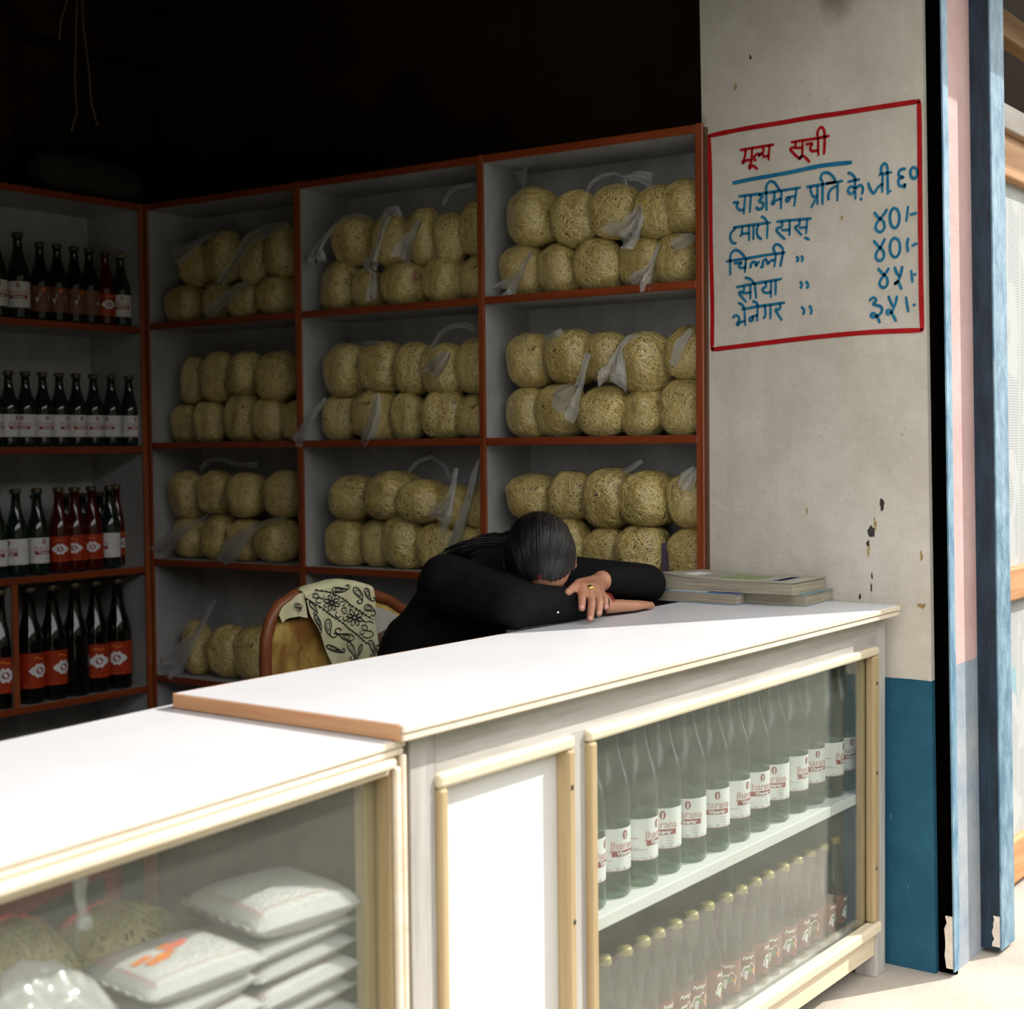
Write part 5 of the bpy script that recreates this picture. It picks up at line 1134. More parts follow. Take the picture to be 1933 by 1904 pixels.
def noodle_bag(loc, w, dep, h, rz, var, label, group, tilt=0.0):
    b = empty('noodle_bag', loc, rz)
    b.rotation_euler = (tilt * 0.4, tilt, rz)
    b.scale = (w, dep, h)
    cm_, fm = BAG_VAR[var % len(BAG_VAR)]
    o = child('noodles', cm_, b)
    o['kind'] = 'stuff'
    child('plastic_film', fm, b)
    return tag(b, label, 'noodle bag', group)


COLN = {1: 'left column', 2: 'middle column', 3: 'right column'}
ROWN = {1: 'top shelf', 2: 'second shelf', 3: 'third shelf', 4: 'fourth shelf'}
LAYN = {'u': 'upper layer', 'l': 'lower layer'}
bag_of = {}
for k, (c, r, l, i, t, z0, w, h) in enumerate(BAGS):
    d = 0.105 + (0.012 * (R.random() - 0.5))
    lab = f'clear bag of yellow noodles, {ORD[i]} from left, {LAYN[l]}, {ROWN[r]}, {COLN[c]}'
    if r == 4:
        lab = f'clear bag of yellow noodles, {ORD[i]} from left, alone low in the left column'
    bag_of[(c, r, l, i)] = noodle_bag(SP(t, d, z0 + 0.0015), w * 1.03, min(w * 1.06, 0.14), h * 1.0, SA + R.uniform(-0.35, 0.35), R.randrange(7), lab, 'noodle bags on the orange shelf', R.uniform(-0.10, 0.10))

# bunched film tails above the knots
bpy.context.view_layer.update()
for k, (c, r, l, i, pts) in enumerate(TAILS):
    b = bag_of[(c, r, l, i)]
    rr = random.Random(500 + k)
    m = MB()
    NA = 7
    # refine along the length
    fine = []
    for a, q in zip(pts[:-1], pts[1:]):
        for s in range(3):
            fine.append(tuple(a[j] + (q[j] - a[j]) * s / 3 for j in range(4)))
    fine.append(pts[-1])
    vs_ = []
    n = len(fine)
    for j, (t, d, z, w) in enumerate(fine):
        q0, q1 = fine[max(j - 1, 0)], fine[min(j + 1, n - 1)]
        dt, dz = q1[0] - q0[0], q1[2] - q0[2]
        ll = math.hypot(dt, dz) or 1
        nt, nz = -dz / ll, dt / ll
        for a in range(NA):
            s = a / (NA - 1) - 0.5
            fold = (0.30 * w + 0.002) * math.sin(a * 2.3 + k) + 0.10 * w * rr.uniform(-1, 1)
            jag = (rr.uniform(-0.5, 0.5) * w * 0.5) if j == n - 1 and w > 0.02 else 0
            vs_.append(SP(t + nt * s * w + dt / ll * jag, d + min(fold, 0.012), z + nz * s * w + dz / ll * jag))
    inv = b.matrix_world.inverted()
    vs_ = [inv @ Vector(v) for v in vs_]
    fs = [(j * NA + a, j * NA + a + 1, (j + 1) * NA + a + 1, (j + 1) * NA + a) for j in range(n - 1) for a in range(NA - 1)]
    m.add(vs_, fs, 0, True)
    m.build('film_tail', TAIL, b)

# ================================================================== bottles
def bottle_mesh(prof, mat, seg=24):
    return MB().lathe(prof, seg).mesh('glass', mat)


def wrap(verts, r, zc, a_off=0.0, lift=0.0008):
    return [((r + lift) * math.cos(-math.pi / 2 + a_off + x / r), (r + lift) * math.sin(-math.pi / 2 + a_off + x / r), zc + y) for x, y in verts]


def band(r, z0, z1, half, seg=22, lift=0.0005):
    return MB().lathe([(r + lift, z0), (r + lift, z1)], seg, 0, True, -math.pi / 2 - half, -math.pi / 2 + half)


def rect_on(m, r, x0, z0, x1, z1, mi, lift=0.0010, n=6):
    v = [(x0 + (x1 - x0) * i / n, z) for z in (z0, z1) for i in range(n + 1)]
    m.add(wrap(v, r, 0, 0, lift), [(i, i + 1, n + 2 + i, n + 1 + i) for i in range(n)], mi)


def disc_on(m, r, x, z, rx, rz, mi, lift=0.0010, n=16):
    v = [(x + rx * math.cos(2 * math.pi * i / n), z + rz * math.sin(2 * math.pi * i / n)) for i in range(n)]
    m.add(wrap(v, r, 0, 0, lift), [tuple(range(n))], mi)


def word_on(m, r, body, size, x, z, mi, lift=0.0014, bold=0.0, sx=1.0):
    v, f = text_mesh(body, size, bold)
    m.add(wrap([(p[0] * sx + x, p[1] + z) for p in v], r, 0, 0, lift), f, mi)


def vinegar_print(r, z0, h):
    m = MB()
    zc = z0 + h / 2
    disc_on(m, r, 0, z0 + h * 0.84, h * 0.075, h * 0.105, 0)
    rect_on(m, r, -h * 0.018, z0 + h * 0.76, h * 0.018, z0 + h * 0.90, 2, 0.0016, 1)
    word_on(m, r, 'Jharana', h * 0.27, 0, z0 + h * 0.60, 1, 0.0012, 0.0)
    rect_on(m, r, -h * 0.95, z0 + h * 0.535, -h * 0.56, z0 + h * 0.55, 0)
    rect_on(m, r, h * 0.56, z0 + h * 0.535, h * 0.95, z0 + h * 0.55, 0)
    rect_on(m, r, -h * 0.36, z0 + h * 0.35, h * 0.36, z0 + h * 0.485, 0)
    word_on(m, r, 'Vinegar', h * 0.15, 0, z0 + h * 0.418, 2, 0.0018, 0.0004)
    for i, (a, b, y) in enumerate(((-0.9, -0.55, 0.30), (-0.9, -0.35, 0.26), (0.10, 0.30, 0.27), (0.10, 0.26, 0.20), (0.10, 0.28, 0.13), (-0.7, 0.7, 0.07), (-0.6, 0.6, 0.045))):
        rect_on(m, r, h * a, z0 + h * y, h * b, z0 + h * (y + 0.012), 3)
    rect_on(m, r, -h * 1.02, z0 + h * 0.005, h * 1.02, z0 + h * 0.02, 0, 0.0010, 18)
    return m.mesh('label_print', [INK_MAROON, INK_PINK, INK_WHITE, INK_GREY])


VR = 0.0445
V_PROF = [(0.0, 0.002), (0.030, 0.0), (0.040, 0.001), (0.0435, 0.006), (VR, 0.016), (0.0435, 0.040), (0.0425, 0.050), (0.0428, 0.135), (0.0443, 0.15), (0.0450, 0.185), (0.0440, 0.205), (0.0400, 0.225), (0.0330, 0.245), (0.0260, 0.268), (0.0210, 0.295), (0.0175, 0.325), (0.0150, 0.355), (0.0148, 0.368), (0.0165, 0.370), (0.0165, 0.378), (0.0, 0.380)]
V_GLASS = bottle_mesh(V_PROF, VINEGAR_GLASS, 28)
V_LABEL = band(0.0430, 0.052, 0.134, 1.95).mesh('label', LABEL_WHITE)
V_PRINT = vinegar_print(0.0430, 0.052, 0.082)
V_CAP = MB().lathe([(0.0, 0.392), (0.015, 0.392), (0.0172, 0.389), (0.0172, 0.372), (0.0168, 0.370)], 18).mesh('cap', CAP_DARK)
# liquid standing inside, a little below the shoulder
V_LIQ = MB().lathe([(0.0, 0.006), (0.038, 0.007), (0.0415, 0.018), (0.0405, 0.05), (0.0405, 0.135), (0.0425, 0.18), (0.039, 0.222), (0.031, 0.245), (0.0, 0.2455)], 20)


def bottle(name, loc, rz, pieces, label, group, cat='bottle'):
    b = empty(name, loc, rz)
    for nm, me in pieces:
        child(nm, me, b)
    return tag(b, label, cat, group)


VX = [0.650, 0.745, 0.839, 0.938, 1.037, 1.135, 1.229, 1.329, 1.425, 1.528, 1.624, 1.717, 1.795]
VOFF = [70, 44, 62, 2, 0, 16, 52, 30, 2, 54, 24, 62, 32]
# ------------------------------------------------------------------ counters
rc = empty('display_counter', (0.93, 0.25, 0))
L_, D_ = 1.8625, 0.498
top = part('countertop', MB().box(0.0, 0.004, 0.899, L_, D_, 0.920), WHITE_TOP, rc, 0.0012)
part('edge_strip', MB().box(-0.002, -0.004, 0.9075, L_, 0.004, 0.9188), EDGE_WOOD, top, 0.002)
part('edge_strip', MB().box(0.0, -0.001, 0.895, L_, 0.006, 0.9062), EDGE_WOOD, top, 0.002)
part('end_strip', MB().box(-0.005, 0.004, 0.896, 0.0, D_, 0.9192), EDGE_WOOD_Y, top, 0.0015)
part('end_strip', MB().box(-0.001, D_, 0.899, L_, D_ + 0.004, 0.9195), EDGE_WOOD_Y, top, 0.001)
part('front_post', MB().box(0.052, 0.034, 0.0, 0.111, 0.085, 0.899), PAINT_V, rc, 0.002)
part('front_post', MB().box(1.800, 0.034, 0.0, 1.8575, 0.090, 0.899), PAINT_V, rc, 0.002)
part('back_post', MB().box(0.077, 0.43, 0.0, 0.125, 0.48, 0.899), PAINT_V, rc, 0.002)
part('back_post', MB().box(1.80, 0.43, 0.0, 1.8575, 0.48, 0.899), PAINT_V, rc, 0.002)
part('apron', MB().box(0.1125, 0.0355, 0.822, 1.800, 0.060, 0.899), PAINT_H, rc, 0.0015)
part('stile', MB().box(0.478, 0.0355, 0.118, 0.524, 0.060, 0.822), PAINT_V, rc, 0.0015)
part('bottom_rail', MB().box(0.111, 0.038, 0.056, 1.800, 0.060, 0.120), MOULD_H, rc, 0.002)
panel = part('door_panel', MB().box(0.111, 0.050, 0.120, 0.480, 0.058, 0.824), PANEL_WHITE, rc)
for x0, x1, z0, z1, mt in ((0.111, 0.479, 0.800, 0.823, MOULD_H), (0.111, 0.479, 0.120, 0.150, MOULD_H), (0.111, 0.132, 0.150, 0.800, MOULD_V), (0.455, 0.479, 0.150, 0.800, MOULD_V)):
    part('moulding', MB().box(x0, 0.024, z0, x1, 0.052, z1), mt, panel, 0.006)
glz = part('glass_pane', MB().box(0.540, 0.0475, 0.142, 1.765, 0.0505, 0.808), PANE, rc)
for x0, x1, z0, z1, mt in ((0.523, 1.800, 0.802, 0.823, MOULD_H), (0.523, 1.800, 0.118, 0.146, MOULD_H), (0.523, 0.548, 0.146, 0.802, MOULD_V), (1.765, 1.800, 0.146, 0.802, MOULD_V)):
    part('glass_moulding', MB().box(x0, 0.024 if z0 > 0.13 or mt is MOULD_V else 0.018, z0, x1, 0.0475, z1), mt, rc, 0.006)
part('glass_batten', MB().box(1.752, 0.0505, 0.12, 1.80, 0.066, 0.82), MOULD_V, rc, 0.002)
part('inner_shelf', MB().box(0.534, 0.066, 0.437, 1.845, 0.440, 0.462), PANEL_WHITE, rc, 0.002)
part('bottom_board', MB().box(0.075, 0.062, 0.098, 1.845, 0.445, 0.118), SHELF_PAINT, rc)
part('partition', MB().box(0.524, 0.062, 0.118, 0.534, 0.445, 0.897), SHELF_PAINT, rc)
part('end_panel', MB().box(1.846, 0.090, 0.06, 1.857, 0.43, 0.899), SHELF_PAINT, rc)
part('end_panel', MB().box(0.077, 0.087, 0.06, 0.088, 0.43, 0.899), DARK_WOOD, rc)  # end beside the left counter, its shade put into a dark colour
part('back_panel', MB().box(0.126, 0.447, 0.06, 1.80, 0.458, 0.899), DARK_WOOD, rc)
for x, z in ((1.778, 0.735), (1.778, 0.515), (0.462, 0.735), (0.466, 0.50), (1.775, 0.28)):
    part('nail_head', MB().ball((x + 0.004, 0.0235, z), (0.0035, 0.0015, 0.005), 8, 6), CHIP_DARK, rc)
tag(rc, 'white-topped wooden counter with glass front full of vinegar bottles', 'counter')

for k, (x, a) in enumerate(zip(VX, VOFF)):
    lab = ('tall green vinegar bottle with white label, ' + ('leftmost in the glass counter' if k == 0 else 'rightmost in the glass counter' if k == 12 else f'{ORD[k]} from left on the glass counter shelf'))
    bottle('vinegar_bottle', (x, 0.132 + R.uniform(-0.004, 0.004), 0.4625), math.radians(-53 + a), (('glass', V_GLASS), ('label', V_LABEL), ('label_print', V_PRINT), ('cap', V_CAP)), lab, 'vinegar bottles on the counter shelf')

SR = 0.031
S_PROF = [(0.0, 0.002), (0.024, 0.0), (0.029, 0.002), (SR, 0.010), (SR, 0.108), (0.030, 0.120), (0.026, 0.135), (0.020, 0.152), (0.0155, 0.172), (0.0130, 0.195), (0.0120, 0.214), (0.0135, 0.216), (0.0135, 0.224), (0.0, 0.225)]
S_GLASS = bottle_mesh(S_PROF, CLEAR_GLASS, 22)
S_CAP = MB().lathe([(0.0, 0.234), (0.0135, 0.234), (0.0158, 0.230), (0.0165, 0.222), (0.0160, 0.219)], 18).mesh('cap', CAP_GOLD)
S_LABEL = band(SR, 0.026, 0.096, 2.3).mesh('label', LABEL_BROWN)
m = MB()
m.add(wrap([(-0.020, 0.046), (-0.006, 0.036), (0.016, 0.044), (0.019, 0.062), (0.008, 0.074), (0.0, 0.068), (-0.012, 0.066)], SR, 0, 0, 0.0011), [tuple(range(7))], 0)
m.add(wrap([(-0.014, 0.050), (0.004, 0.046), (0.010, 0.058), (-0.002, 0.064), (-0.010, 0.062)], SR, 0, 0, 0.0014), [tuple(range(5))], 1)
disc_on(m, SR, 0.012, 0.054, 0.004, 0.004, 2, 0.0016)
sq = [(-0.014, 0.080), (-0.011, 0.088), (-0.007, 0.081), (-0.004, 0.087), (-0.001, 0.082), (0.003, 0.088), (0.006, 0.081), (0.010, 0.087), (0.015, 0.084)]
m.ribbon(sq, 0.0022, lambda x, z: wrap([(x, z)], SR, 0, 0, 0.0012)[0], 0)
rect_on(m, SR, -0.06, 0.032, 0.06, 0.034, 3)
rect_on(m, SR, -0.06, 0.093, 0.06, 0.0945, 3)
S_PRINT = m.mesh('label_print', [INK_WHITE, INK_GREEN, INK_ORANGE, INK_MAROON])
SX_ = [0.640, 0.708, 0.776, 0.842, 0.902, 0.968, 1.036, 1.110, 1.185, 1.250, 1.322, 1.388, 1.460, 1.532, 1.602, 1.672, 1.745]
for k, x in enumerate(SX_):
    lab = ('small clear sauce bottle with gold cap, ' + ('leftmost in the lower row behind glass' if k == 0 else 'rightmost in the lower row behind glass' if k == 16 else f'{ORD[k]} from left in the lower row behind glass'))
    bottle('sauce_bottle', (x, 0.118 + R.uniform(-0.004, 0.004), 0.1185), math.radians(-53 + R.choice([10, 25, 40, 60, 0, 50])), (('glass', S_GLASS), ('label', S_LABEL), ('label_print', S_PRINT), ('cap', S_CAP)), lab, 'small bottles in the lower row of the counter')

# left counter, turned a little
LA = math.radians(5.2)
LO = Vector((0.022, 0.024, 0))
LX = Vector((math.cos(LA), math.sin(LA), 0))
LY = Vector((-math.sin(LA), math.cos(LA), 0))


def LP(x, y, z):
    p = LO + LX * x + LY * y
    return (p.x, p.y, z)


def lbox(m, x0, y0, z0, x1, y1, z1):
    return m.box(x0, y0, z0, x1, y1, z1, 0, LP)


lc = empty('display_counter', LP(-0.8, 0.25, 0))
LW = -1.6
tp = MB().hexa([LP(LW, 0.0, 0.877), LP(0, 0.0, 0.877), LP(0.052, 0.505, 0.877), LP(LW, 0.505, 0.877)], [LP(LW, 0, 0.895), LP(0, 0, 0.895), LP(0.098, 0.505, 0.895), LP(LW, 0.505, 0.895)])
top2 = part('countertop', tp, WHITE_TOP, lc, 0.001)
part('edge_strip', lbox(MB(), LW, -0.008, 0.884, 0.0, 0.0, 0.894), EDGE_WOOD, top2, 0.002)
part('edge_strip', lbox(MB(), LW, -0.005, 0.872, -0.001, 0.0, 0.8815), EDGE_WOOD, top2, 0.002)
part('top_rail', lbox(MB(), LW, 0.001, 0.845, -0.001, 0.020, 0.877), MOULD_H, lc, 0.001)
part('moulding', lbox(MB(), LW, -0.012, 0.856, -0.026, 0.001, 0.870), EDGE_WOOD, lc, 0.004)
part('front_post', lbox(MB(), -0.030, 0.0, 0.0, -0.001, 0.030, 0.876), MOULD_V, lc, 0.002)
part('moulding', lbox(MB(), -0.009, -0.010, 0.05, 0.000, 0.0, 0.872), EDGE_WOOD, lc, 0.003)
part('moulding', lbox(MB(), -0.026, -0.010, 0.05, -0.013, 0.0, 0.856), EDGE_WOOD, lc, 0.004)
part('glass_pane', lbox(MB(), LW, 0.022, 0.12, -0.031, 0.025, 0.858), PANE, lc)
part('glass_batten', lbox(MB(), -0.055, 0.028, 0.10, -0.031, 0.046, 0.86), MOULD_V, lc, 0.001)
part('end_panel', lbox(MB(), -0.030, 0.047, 0.06, -0.016, 0.47, 0.876), DARK_WOOD, lc)  # shade inside the counter put into the dark panel colour
part('inner_shelf', lbox(MB(), LW, 0.030, 0.470, -0.031, 0.46, 0.490), PANEL_WHITE, lc)
part('bottom_board', lbox(MB(), LW, 0.030, 0.08, -0.031, 0.46, 0.10), SHELF_PAINT, lc)
part('bottom_rail', lbox(MB(), LW, 0.0, 0.05, -0.030, 0.022, 0.12), MOULD_H, lc)
part('back_post', lbox(MB(), -0.030, 0.47, 0.0, -0.001, 0.50, 0.876), MOULD_V, lc)
part('front_post', lbox(MB(), LW - 0.03, 0.0, 0.0, LW, 0.030, 0.877), MOULD_V, lc)
part('back_post', lbox(MB(), LW - 0.03, 0.47, 0.0, LW, 0.50, 0.877), MOULD_V, lc)
part('back_rail', lbox(MB(), LW, 0.46, 0.80, -0.030, 0.475, 0.877), SHELF_PAINT, lc)
tag(lc, 'lower white-topped glass counter in the left foreground holding white packets', 'counter')

# ------------------------------------------------------------------ white packets in the left counter
def pillow(nx=16, ny=12, puff=0.5, seed=0):
    def half(sgn):
        def f(u, v):
            x, y = u - 0.5, v - 0.5
            e = max(0.0, (1 - (2 * x) ** 4)) ** 0.5 * max(0.0, (1 - (2 * y) ** 4)) ** 0.5
            w = 0.06 * mnoise.noise(Vector((u * 5, v * 5, seed + sgn)))
            return (x, y, 0.5 + sgn * (0.5 * e * (1 + w) + 0.012))
        return f
    m = MB().grid(half(1), nx, ny)
    b = MB().grid(half(-1), nx, ny)
    m.add(b.v, [f[::-1] for f in b.f], 0, True)
    return m


PK = [pillow(seed=s).mesh('white_filling', RICE) for s in (1, 4)]
PKF = []
for s in (2, 7):
    q = pillow(20, 14, seed=s)
    q.v = [(x * 1.03, y * 1.05, (z - 0.5) * 1.06 + 0.5) for x, y, z in q.v]
    # crimped end seams
    for sg in (-1, 1):
        q.grid(lambda u, v, sg=sg: (sg * (0.50 + 0.045 * u), v - 0.5, 0.5 + 0.05 * math.sin(v * 40) * u), 3, 24)
    PKF.append(q.mesh('clear_wrap', PACK_FILM))


def pk_print(kind):
    m = MB()
    def strip(x0, y0, x1, y1, w, mi, zz=1.03):
        n = 10
        pts = [(x0 + (x1 - x0) * i / n, y0 + (y1 - y0) * i / n) for i in range(n + 1)]
        def pl_(a, b):
            e = max(0.0, 1 - (2 * a) ** 4) ** 0.5 * max(0.0, 1 - (2 * b) ** 4) ** 0.5
            return (a, b, 0.53 + 0.5 * e * zz)
        m.ribbon(pts, w, pl_, mi)
    strip(-0.46, -0.36, 0.46, -0.36, 0.012, 0)
    strip(-0.46, 0.38, 0.46, 0.38, 0.012, 0)
    strip(-0.44, -0.42, -0.44, 0.42, 0.014, 0)
    for i in range(9):
        strip(0.36 + 0.008 * (i % 2), -0.30 + i * 0.075, 0.43, -0.30 + i * 0.075, 0.02, 2)
    if kind:
        for x, y, r, mi in ((-0.22, -0.10, 0.10, 1), (-0.12, -0.04, 0.08, 1), (-0.30, 0.0, 0.08, 1), (0.02, 0.06, 0.09, 3), (0.10, 0.10, 0.07, 3), (-0.04, 0.12, 0.06, 1), (0.20, 0.14, 0.05, 2)):
            strip(x - r, y, x + r, y + 0.03, r * 0.9, mi, 1.05)
    return m.mesh('wrapper_print', [INK_RED, INK_ORANGE, INK_GREY, simple('salmon_ink', srgb(226, 110, 92), None, 0.5, bstr=0) if 'salmon_ink' not in MATS else MATS['salmon_ink']])


PKP = [pk_print(0), pk_print(1)]


def packet(lx, ly, z, rz, size, tilt, kind, label):
    b = empty('white_packet', LP(lx, ly, z), LA + rz)
    b.rotation_euler = (tilt[0], tilt[1], LA + rz)
    b.scale = size
    child('white_filling', PK[kind % 2], b)
    child('clear_wrap', PKF[kind % 2], b)
    child('wrapper_print', PKP[1 if kind == 3 else 0], b)
    tag(b, label, 'packet', 'white packets stacked in the left counter')


zz = 0.4905
names_r = ['bottom', 'second', 'third', 'fourth', 'fifth', 'top']
for k in range(6):
    hgt = (0.031, 0.031, 0.032, 0.030, 0.032, 0.052)[k]
    nm = 'puffy white packet leaning on top of the right-hand packet stack' if k == 5 else f'shiny white packet, {names_r[k]} from below in the right-hand packet stack' if k else 'shiny white packet at the bottom of the right-hand packet stack'
    packet(-0.158 + R.uniform(-0.005, 0.005), 0.120 + R.uniform(-0.006, 0.006), zz, R.uniform(-0.05, 0.05), (0.205, 0.15, hgt), (0.0, 0.0) if k < 5 else (0.12, 0.06), k % 2, nm)
    zz += hgt + 0.001
zz = 0.4905
for k in range(5):
    hgt = (0.034, 0.034, 0.035, 0.035, 0.040)[k]
    nm = 'white packet printed with orange flowers on the left packet stack' if k == 4 else f'plain white packet, {ORD[k]} from below in the left packet stack'
    packet(-0.368 + R.uniform(-0.005, 0.005), 0.105 + R.uniform(-0.004, 0.004), zz, 0.02 + R.uniform(-0.05, 0.05), (0.20, 0.13, hgt), (0.10, 0.05) if k == 4 else (0.0, 0.0), 3 if k == 4 else k % 2, nm)
    zz += hgt + 0.001

# loose noodle bundles and bags behind the packets
b = noodle_bag(LP(-0.283, 0.30, 0.491), 0.178, 0.165, 0.182, LA + 0.4, 2, 'large round bundle of pale noodles behind the packets', 'noodle bundles in the left counter')
bpy.context.view_layer.update()
tw = MB().tube([LP(-0.523, 0.10, 0.845), LP(-0.523, 0.10, 0.81), LP(-0.524, 0.10, 0.785), LP(-0.520, 0.10, 0.765), LP(-0.522, 0.10, 0.745)], [0.011, 0.010, 0.007, 0.006, 0.004], 8)
tw.ball(LP(-0.518, 0.10, 0.752), (0.012, 0.010, 0.010), 10, 8)
tw.build('twisted_bag_tie', TAIL)
tag(bpy.data.objects['twisted_bag_tie'], 'twisted white plastic tie hanging above the noodle bundle', 'bag tie')
noodle_bag(LP(-0.455, 0.31, 0.491), 0.15, 0.15, 0.205, LA, 5, 'dim bundle of noodles at the left end of the counter', 'noodle bundles in the left counter')
py = MB()
py.lathe([(0.0, 0.165), (0.012, 0.15), (0.035, 0.10), (0.055, 0.05), (0.060, 0.02), (0.05, 0.0), (0.0, 0.0)], 5, 0, False)
pyr = py.build('pointed_noodle_bag', NOODLE_IN)
pyr.location = LP(-0.150, 0.295, 0.491)
pyr.rotation_euler = (0, 0, 0.5)
tag(pyr, 'small pointed bag of noodles between bundle and packets', 'noodle bag')


def crumple(u, v):
    x = -0.74 + 0.30 * u
    y = 0.045 + 0.15 * v
    e = max(0, math.sin(math.pi * min(max(u, 0.0), 1.0))) ** 0.35 * max(0, math.sin(math.pi * v)) ** 0.4
    z = 0.4905 + 0.225 * e + 0.020 * mnoise.noise(Vector((u * 7, v * 5, 2))) * e + 0.010 * mnoise.noise(Vector((u * 17, v * 13, 2))) * e
    return LP(x, y, z)


cb = MB().grid(crumple, 44, 26)
tag(cb.build('crumpled_plastic_bag', PACK_FILM), 'crumpled pinkish white plastic bag at the near left of the counter', 'plastic bag')

# red plastic chair behind the left counter
chair2 = empty('plastic_chair', LP(-0.14, 0.85, 0))


def back_sheet(u, v, off):
    x = -0.37 + 0.42 * u
    zl = 0.545 + 0.055 * max(0.0, min(1.0, (u - 0.30) / 0.62)) ** 0.75 - 0.04 * max(0, 0.35 - u)
    zt = 0.80 - 0.10 * (2 * u - 1) ** 4
    y = 0.63 + 0.03 * (1 - (2 * u - 1) ** 2) + off
    return LP(x, y, zl + (zt - zl) * v)


m = MB().grid(lambda u, v: back_sheet(u, v, 0), 24, 8)
m2 = MB().grid(lambda u, v: back_sheet(u, v, 0.012), 24, 8)
m.add(m2.v, [f[::-1] for f in m2.f], 0, True)
m.tube([back_sheet(i / 24, 0, 0.006) for i in range(25)], 0.010, 8)
m.tube([back_sheet(i / 24, 1, 0.006) for i in range(25)], 0.010, 8)
part('backrest', m, RED_PLASTIC, chair2)
for x in (-0.36, 0.04):
    part('leg', MB().tube([LP(x, 0.64, 0.74), LP(x, 0.65, 0.45), LP(x + (0.02 if x > -0.2 else -0.02), 0.63, 0.0)], [0.014, 0.016, 0.016], 8), RED_PLASTIC, chair2)
for x in (-0.34, 0.02):
    part('leg', MB().tube([LP(x, 1.02, 0.43), LP(x, 1.05, 0.0)], [0.022, 0.016], 8), RED_PLASTIC, chair2)
part('seat', lbox(MB(), -0.36, 0.65, 0.425, 0.04, 1.05, 0.45), RED_PLASTIC, chair2, 0.01)
tag(chair2, 'red plastic chair seen through the left glass counter', 'chair')

# ================================================================== bottle shelf on the left
YB = 2.711
bs = empty('bottle_shelf', (1.2, 2.85, 0))
LB = (2.154, 1.727, 1.312, 0.891, 0.470, 0.06)
for z in LB:
    part('board', MB().box(0.55, YB + 0.006, z, 1.752, YB + 0.285, z + 0.020), SHELF_PAINT, bs)
    part('board_edge', MB().box(0.55, YB, z - 0.001, 1.752, YB + 0.008, z + 0.023), VARNISH_X, bs, 0.003)
for x0, x1 in ((0.53, 0.55), (1.212, 1.234), (1.752, 1.774)):
    zz0, zz1 = (0.492, 0.891) if x0 == 1.212 else (0, 2.16)
    part('upright', MB().box(x0 + 0.002, YB + 0.006, zz0, x1 - 0.002, YB + 0.285, zz1), SHELF_PAINT, bs)
    if x0 != 1.212:
        part('upright_edge', MB().box(x0, YB - 0.002, 0, x1, YB + 0.008, 2.177), VARNISH_V, bs, 0.003)
    else:
        part('upright_edge', MB().box(x0, YB - 0.002, 0.492, x1, YB + 0.008, 0.891), VARNISH_V, bs, 0.003)
part('back_panel', MB().box(0.53, YB + 0.285, 0, 1.774, YB + 0.295, 2.17), SHELF_PAINT, bs)
tag(bs, 'tall open shelf with rows of sauce bottles in the dark corner', 'shelf')


def sauce_prof(h, r):
    return [(0.0, 0.002), (r * 0.8, 0.0), (r * 0.95, 0.002), (r, 0.01), (r, h * 0.48), (r * 0.96, h * 0.54), (r * 0.80, h * 0.62), (r * 0.56, h * 0.71), (r * 0.42, h * 0.82), (r * 0.37, h * 0.93), (r * 0.42, h * 0.935), (r * 0.42, h * 0.955), (0, h * 0.956)]


def sauce_set(h, r, glass, lab_mat, style, cap=CAP_DARK):
    g = MB().lathe(sauce_prof(h, r), 20).mesh('glass', glass)
    c = MB().lathe([(0, h), (r * 0.42, h), (r * 0.50, h * 0.985), (r * 0.52, h * 0.955), (r * 0.50, h * 0.95)], 16).mesh('cap', cap)
    ps_ = [('glass', g), ('cap', c)]
    z0, z1 = h * 0.13, h * 0.43
    if style:
        ps_.append(('label', band(r, z0, z1, 2.2).mesh('label', lab_mat)))
        m = MB()
        hh = z1 - z0
        zc = (z0 + z1) / 2
        if style == 'white':
            ps_.append(('label_print', vinegar_print(r, z0, hh)))
        else:
            w = r * 0.80
            # pale wings either side of a dark centre
            n_ = 9
            up = [(-w + 2 * w * i / (n_ - 1), hh * 0.17 * math.sin(math.pi * i / (n_ - 1)) * (1 + 0.35 * (i % 2)) + 0.0006) for i in range(n_)]
            ring_ = [(x, zc - y) for x, y in up] + [(x, zc + y) for x, y in up[::-1]]
            m.add(wrap(ring_, r, 0, 0, 0.0011), [(k_, k_ + 1, 2 * n_ - 2 - k_, 2 * n_ - 1 - k_) for k_ in range(n_ - 1)], 1)
            disc_on(m, r, 0, zc, w * 0.34, hh * 0.10, 2, 0.0016)
            word_mark = [(-w * 0.5, z0 + hh * 0.84), (-w * 0.2, z0 + hh * 0.88), (w * 0.1, z0 + hh * 0.83), (w * 0.5, z0 + hh * 0.87)]
            m.ribbon(word_mark, hh * 0.05, lambda x, z: wrap([(x, z)], r, 0, 0, 0.0012)[0], 3)
            rect_on(m, r, -w * 2, z0 + hh * 0.04, w * 2, z0 + hh * 0.07, 3)
            ps_.append(('label_print', m.mesh('label_print', [lab_mat, INK_WHITE, INK_MAROON, INK_ORANGE])))
    return ps_


